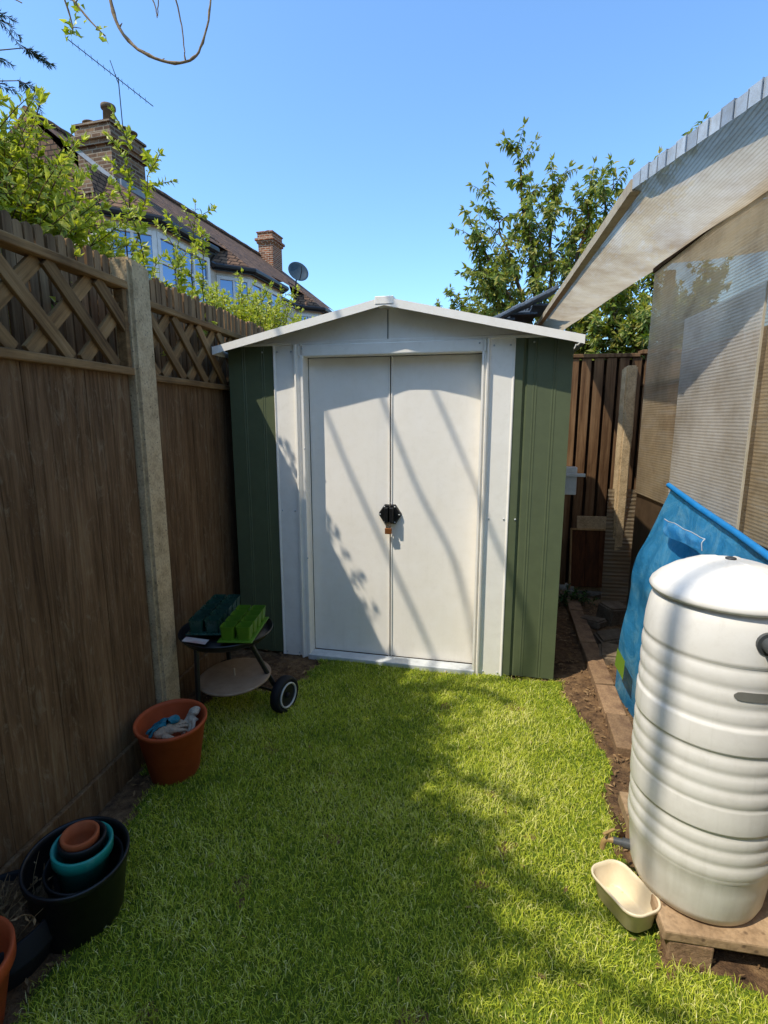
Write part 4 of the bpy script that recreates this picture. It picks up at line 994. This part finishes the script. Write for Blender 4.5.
# limbs over and behind the camera that shade the lawn, door and butt
limb([top_, (-2.3, .7, 4.3), (-2.26, .85, 5.0), (-2.25, 1.1, 5.02), (-2.22, 1.35, 5.1)], .019, .010, False)
limb([(-2.3, .7, 4.3), (-2.0, .7, 4.9), (-1.95, .95, 5.0), (-1.93, 1.3, 5.05)], .016, .010, False)
limb([(-2.3, .7, 4.3), (-2.6, .8, 5.0), (-2.62, 1.1, 5.1), (-2.6, 1.3, 5.15)], .016, .009, False)
limb([top_, (-2.3, .1, 4.0), (-2.0, -.6, 4.7), (-1.95, -.7, 5.3), (-1.96, -.72, 6.0)], .021, .012, False)
limb([(-1.95, -.7, 5.3), (-1.85, -.62, 5.7), (-1.7, -.6, 5.9)], .018, .010, False)
limb([top_, (-2.2, .2, 3.5), (-1.7, -.1, 3.4), (-1.2, -.2, 3.2), (-.8, -.25, 3.1)], .009, .003, True, 11, .35)
limb([(-2.2, .2, 3.5), (-1.8, .35, 3.3), (-1.45, .25, 3.1), (-1.15, .1, 2.95)], .007, .002, True, 9, .3)
limb([(-2.2, .2, 3.5), (-1.8, .5, 3.3), (-1.5, .5, 3.15), (-1.25, .45, 3.05)], .007, .002, True, 9, .3)
limb([(-2.3, .8, 3.2), (-1.9, 1.0, 3.4), (-1.55, 1.1, 3.3), (-1.3, 1.1, 3.1)], .006, .002, True, 9, .4)
limb([top_, (-2.0, -.3, 3.6), (-1.4, -.5, 3.4), (-.9, -.45, 3.2), (-.4, -.5, 3.1)], .008, .002, True, 11, .35)
lf.build('foliage', M['leaf_lime'], ot)
# dark conifer at the very left
cf = thing('conifer', 'dark feathery conifer with one branch tip entering the top left corner', 'tree', (-3.9, 2.1, 0))
mb = MB(); mb.tube([(0, 0, 0), (.05, .05, 2.0), (.0, .1, 4.4)], [.09, .07, .02], 10); mb.build('trunk', M['bark'], cf)
cb = V((-3.9, 2.1, 0)); bt = MB(); nd = MB()
tips = [(-2.17, 2.55, 3.12), (-2.18, 2.53, 2.97), (-2.3, 2.5, 3.28)] + [(-3.9 + math.cos(a) * .9, 2.1 + math.sin(a) * .9, 2.4 + .22 * i) for i, a in enumerate([2.0, 3.4, 4.6, 5.6, 2.6, 3.9, 5.2, 3.0])]
for tg in tips:
    tg = V(tg) - cb; s0 = V((.02, .08, tg.z - .25)); pts = [s0.lerp(tg, k / 10) + V((0, 0, .06 * math.sin(PI * k / 10))) + rv() * .012 for k in range(11)]
    bt.tube(pts, [.014 - .0012 * k for k in range(11)], 5)
    for k in range(3, 11):
        for q_ in range(3):
            tw = shoot(pts[k], (pts[k] - pts[k - 1]).normalized() + rv() * .5 + V((0, 0, -.7)), R.uniform(.08, .18), 5, .2)
            bt.tube(tw, [.0025, .002, .002, .0015, .001, .001], 4, cap=False)
            leaves_along(nd, tw, 9, .042, .007, 0, .5)
bt.build('branch', M['bark'], cf); nd.build('foliage', M['needle'], cf)

# ------------------------------------------------------------------ houses
HO = V((-6.18, 9.44, 0)); hang = -math.atan2(.93, 8.46)   # local y runs along the row, local x points to the garden
EZ, RW, RZ = 5.2, -3.05, 7.5
def house(y0, y1, b0, b1, lab, gable=False):
    h = thing('terraced_house', lab, 'house', HO, hang, 'terraced houses beyond the left fence')
    wx = -.62
    mb = MB(); mb.box(-6.2, wx, y0 + .01, y1 - .01, 0, EZ - .05); mb.build('wall', M['render'], h)
    # bay
    pl_ = [(wx, b0), (wx + .62, b0 + .62), (wx + .62, b1 - .62), (wx, b1)]
    bands = [(0, .9), (2.3, 3.25), (5.0, EZ - .06)]
    for z0, z1 in bands:
        mb = MB()
        for i in range(3): (xa, ya), (xb, yb) = pl_[i], pl_[i + 1]; mb.add([(xa, ya, z0), (xb, yb, z0), (xb, yb, z1), (xa, ya, z1)], [(0, 1, 2, 3)], .6)
        mb.build('bay_wall', M['render'], h)
    for z0, z1 in ((.9, 2.3), (3.25, 5.0)):
        for i in range(3):
            (xa, ya), (xb, yb) = pl_[i], pl_[i + 1]; a = V((xa, ya, 0)); d = V((xb - xa, yb - ya, 0)); ln = d.length; d.normalize(); nrm = V((d.y, -d.x, 0))
            nl = 2 if i != 1 else 3
            fm = MB(); rot = Matrix.Translation(a) @ Matrix(((d.x, -nrm.x, 0, 0), (d.y, -nrm.y, 0, 0), (0, 0, 1, 0), (0, 0, 0, 1)))
            for u0, u1, q0, q1, dp in [(0, .09, z0, z1, .03), (ln - .09, ln, z0, z1, .03), (.09, ln - .09, z0, z0 + .09, .04), (.09, ln - .09, z1 - .09, z1, .03), (.09, ln - .09, z1 - .56, z1 - .50, .02)] + [(ln * k / nl - .03, ln * k / nl + .03, z0 + .09, z1 - .09, .025) for k in range(1, nl)]:
                fm.box(u0, u1, -dp, .05, q0, q1, .004, .5, M=rot, seg=1)
            fo = fm.build('window', M['whitewood'], h)
            gm = MB(); gm.box(.05, ln - .05, .012, .02, z0 + .05, z1 - .05, M=rot); gm.build('pane', M['glass'], fo)
            cm = MB(); cm.box(.12, ln * .35, .10, .12, z0 + .1, z1 - .1, M=rot); cm.build('curtain', M['curtain'], fo)
    # roof: main slope plus bay skirt, black gutter
    e = .18; g0 = EZ - .05
    mb = MB(); lo_x, lo_z = wx + .12, EZ + .0
    sl_ = (RZ - EZ) / (0 - RW)
    def rfz(x): return EZ + (0.15 - x) * sl_
    mb.add([(wx + .05, y0, rfz(wx + .05) - .01), (wx + .05, y1, rfz(wx + .05) - .01), (RW, y1, rfz(RW)), (RW, y0, rfz(RW)), (RW * 2, y1, EZ), (RW * 2, y0, EZ)], [(0, 1, 2, 3), (3, 2, 4, 5)], .5)
    mb.add([(wx + .05, y0, EZ - .02), (RW * 2, y0, EZ - .02), (RW, y0, rfz(RW))], [(0, 1, 2)], .5)
    po = [(wx + .02, b0 - .20), (wx + .02 + .74, b0 + .54), (wx + .02 + .74, b1 - .54), (wx + .02, b1 + .20)]
    top = [(wx - .35, b0 + .1), (wx - .35, b0 + .6), (wx - .35, b1 - .6), (wx - .35, b1 - .1)]
    vs = [(x, y, EZ + .01) for x, y in po] + [(x, y, rfz(x) + .03) for x, y in top]
    mb.add(vs, [(0, 1, 5, 4), (1, 2, 6, 5), (2, 3, 7, 6)], .5)
    ro = mb.build('roof', M['rooftile'], h)
    rm = MB(); rm.tube([(RW, y0 + .02 + (y1 - y0) * k / 12, rfz(RW) + .01 + .012 * (k % 2)) for k in range(13)], .09, 8); rm.build('ridge_tile', M['rooftile'], ro)
    gm = MB()
    P = [(wx + .06, y0), (wx + .06, b0 - .26)] + po + [(wx + .06, b1 + .26), (wx + .06, y1)]
    gm.tube([(x + .04, y, EZ - .02) for x, y in P], .07, 8, smooth=False); gm.build('gutter', M['gutter'], h)
    sm = MB(); sm.add([(x, y, EZ - .085) for x, y in po] + [(x, y, EZ - .085) for x, y in reversed(pl_)], [tuple(range(8))], .3)
    for i in range(3): (xa, ya), (xb, yb) = po[i], po[i + 1]; sm.add([(xa, ya, EZ - .12), (xb, yb, EZ - .12), (xb, yb, EZ + .0), (xa, ya, EZ + .0)], [(0, 1, 2, 3)], .3)
    sm.build('soffit', M['gutter'], h)
    return h, rfz
h1, rfz = house(.8, 3.25, .05, 3.05, 'nearer terraced house with white bay window and brown tiled roof')
h2, _ = house(3.27, 7.6, 3.7, 6.7, 'middle terraced house with smaller white bay window, right of the nearer bay')
h3, _ = house(7.62, 12.3, 8.6, 11.4, 'farthest terraced house, mostly hidden behind shed roof')
def chimney(parent, x, y, sx, sy, z0, z1, m, pots):
    mb = MB(); mb.box(x - sx / 2, x + sx / 2, y - sy / 2, y + sy / 2, z0, z1 - .42, .0)
    ch = mb.build('chimney', m, parent); mb = MB()
    mb.box(x - sx / 2 - .05, x + sx / 2 + .05, y - sy / 2 - .05, y + sy / 2 + .05, z1 - .42, z1 - .33, .01); mb.box(x - sx / 2 - .10, x + sx / 2 + .10, y - sy / 2 - .10, y + sy / 2 + .10, z1 - .33, z1 - .24, .01)
    mb.box(x - sx / 2 - .02, x + sx / 2 + .02, y - sy / 2 - .02, y + sy / 2 + .02, z1 - .24, z1 - .05, .01); mb.box(x - sx / 2 - .05, x + sx / 2 + .05, y - sy / 2 - .05, y + sy / 2 + .05, z1 - .05, z1, .01); mb.build('corbel', m, ch)
    for (dx, dy, h_, r) in pots:
        mb = MB(); mb.lathe([(r, z1), (r * .86, z1 + h_ * .80), (r * .87, z1 + h_ * .80), (r * 1.16, z1 + h_ * .83), (r * 1.18, z1 + h_ * .95), (r * 1.1, z1 + h_), (r * .8, z1 + h_)], 20, M=Matrix.Translation((x + dx, y + dy, 0))); mb.build('chimney_pot', M['potclay'], ch)
    mb = MB(); mb.box(x - sx / 2 - .03, x + sx / 2 + .03, y - sy / 2 - .03, y + sy / 2 + .03, z0 + .25, z0 + .75 , .0)
    return ch
ch1 = chimney(h1, -1.38, 1.25, .82, .95, 5.9, 7.15, M['housebrick'], [(.18, -.2, .42, .12), (-.28, -.2, .16, .13), (.22, .15, .16, .12), (.22, .38, .2, .1)])
mb = MB(); mb.box(-.965, -.86, .85, 1.68, 5.95, 6.12, .01); mb.build('flashing', M['leadgrey'], ch1)
mb = MB(); mb.add([(-.9, .76, 5.98), (-1.85, .76, 6.7), (-1.85, .76, 6.80), (-.92, .76, 6.09)], [(0, 1, 2, 3)], .5); mb.build('flashing', M['leadgrey'], ch1)
chimney(h3, -2.75, 11.0, .6, .8, 6.8, 8.45, M['redbrick'], [(0, 0, .12, .14)])
# satellite dish and aerial
sd_ = thing('satellite_dish', 'round grey satellite dish above the far gutter right of the chimney', 'satellite dish', HO + V((.30, 8.75, 5.42)))
mb = MB(); mb.tube([(0, 0, 0), (-.02, -.05, .45), (.02, -.05, .75)], .025, 8); mb.build('pole', M['gutter'], sd_)
mb = MB(); rot = Matrix.Translation((.1, -.1, .92)) @ V((.55, -.75, .35)).to_track_quat('Z', 'Y').to_matrix().to_4x4()
mb.lathe([(.0005, -.07), (.15, -.055), (.28, -.015), (.36, .03), (.35, .035), (.27, -.005), (.15, -.04), (.0005, -.05)], 40, M=rot); mb.build('reflector', M['dish'], sd_)
mb = MB(); mb.tube([rot @ V((0, -.33, .02)), rot @ V((0, -.2, .32)), rot @ V((0, -.05, .38))], .015, 6); mb.build('feed_arm', M['gutter'], sd_)
ta = thing('tv_aerial', 'thin television aerial on a pole above the brick chimney', 'aerial', HO + V((-1.0, 1.5, 7.0)))
mb = MB(); mb.tube([(0, 0, 0), (-.02, 0, 1.25)], .010, 6); mb.build('mast', M['gutter'], ta)
dirb = V((.62, .45, -.42)).normalized(); c_ = V((-.02, 0, 1.22))
mb = MB(); mb.tube([c_ - dirb * 1.0, c_ + dirb * .72], .008, 6)
for k in range(14):
    p = c_ - dirb * (1.0 - .12 * k); u = V((.2, -.5, .8)).normalized(); mb.tube([p - u * .05, p + u * .05], .004, 4)
mb.tube([c_ + V((-.15, 0, .35)), c_ + V((0, 0, -.1))], .008, 4); mb.build('boom', M['gutter'], ta)

# neighbour's outbuilding behind the shed
ob_ = thing('outbuilding', 'low neighbouring outbuilding with uneven grey slate roof behind the shed', 'outbuilding', (.3, 5.2, 0))
mb = MB(); mb.box(0, .5, .1, 1.6, 0, 2.15); mb.build('wall', M['redbrick'], ob_)
mb = MB()
for k in range(3):
    for j in range(4):
        x = -.1 + k * .2; y = j * .35; z = 2.27 + .05 * k + .06 * j + R.uniform(0, .03); mb.box(x, x + .24, y, y + .42, z, z + .02, .004, M=Matrix.Translation((0, 0, 0)))
mb.build('roof', M['slate'], ob_)
for k in range(5):
    mb = MB(); rot = Matrix.Translation((-.02 + .11 * k, -.03 - .02 * (k % 2), 2.27 + .052 * k)) @ Matrix.Rotation(-.42 + R.uniform(-.12, .12), 4, 'Y') @ Matrix.Rotation(R.uniform(-.2, .2), 4, 'Z')
    mb.box(-.10, .10, -.08, .16, 0, .035, .008, M=rot, jit=.006); mb.build('loose_slate', M['slate'], ob_)

# unseen house added behind the camera to hold back skylight
hb = thing('added_house', 'unseen pale rendered house added behind the camera to block skylight', 'house', (.4, -2.5, 0))
mb = MB(); mb.box(-3.4, 3.4, -5, 0, 0, 3.6); mb.build('wall', M['render'], hb)
mb = MB(); mb.add([(-3.6, .25, 3.55), (3.6, .25, 3.55), (3.6, -2.5, 5.0), (-3.6, -2.5, 5.0), (-3.6, -5.2, 3.55), (3.6, -5.2, 3.55)], [(0, 1, 2, 3), (3, 2, 5, 4)], .5); mb.build('roof', M['rooftile'], hb)
for (x0, x1, z0, z1) in ((1.7, 2.9, .9, 2.1), (-2.4, -.8, .9, 2.1)):
    mb = MB()
    for a in ((x0, x0 + .07, z0, z1), (x1 - .07, x1, z0, z1), (x0 + .07, x1 - .07, z0, z0 + .07), (x0 + .07, x1 - .07, z1 - .07, z1)): mb.box(a[0], a[1], -.03, .03, a[2], a[3], .004)
    f_ = mb.build('window', M['whitewood'], hb); mb = MB(); mb.box(x0 + .07, x1 - .07, .002, .010, z0 + .07, z1 - .07); mb.build('pane', M['glass'], f_)
mb = MB(); mb.box(.4, 1.3, -.02, .03, .05, 2.1, .004); d_ = mb.build('door', M['whitewood'], hb)
mb = MB(); mb.tube([(.5, .03, 1.05), (.5, .07, 1.05), (.6, .07, 1.05)], .01, 8); mb.build('handle', M['zinc'], d_)
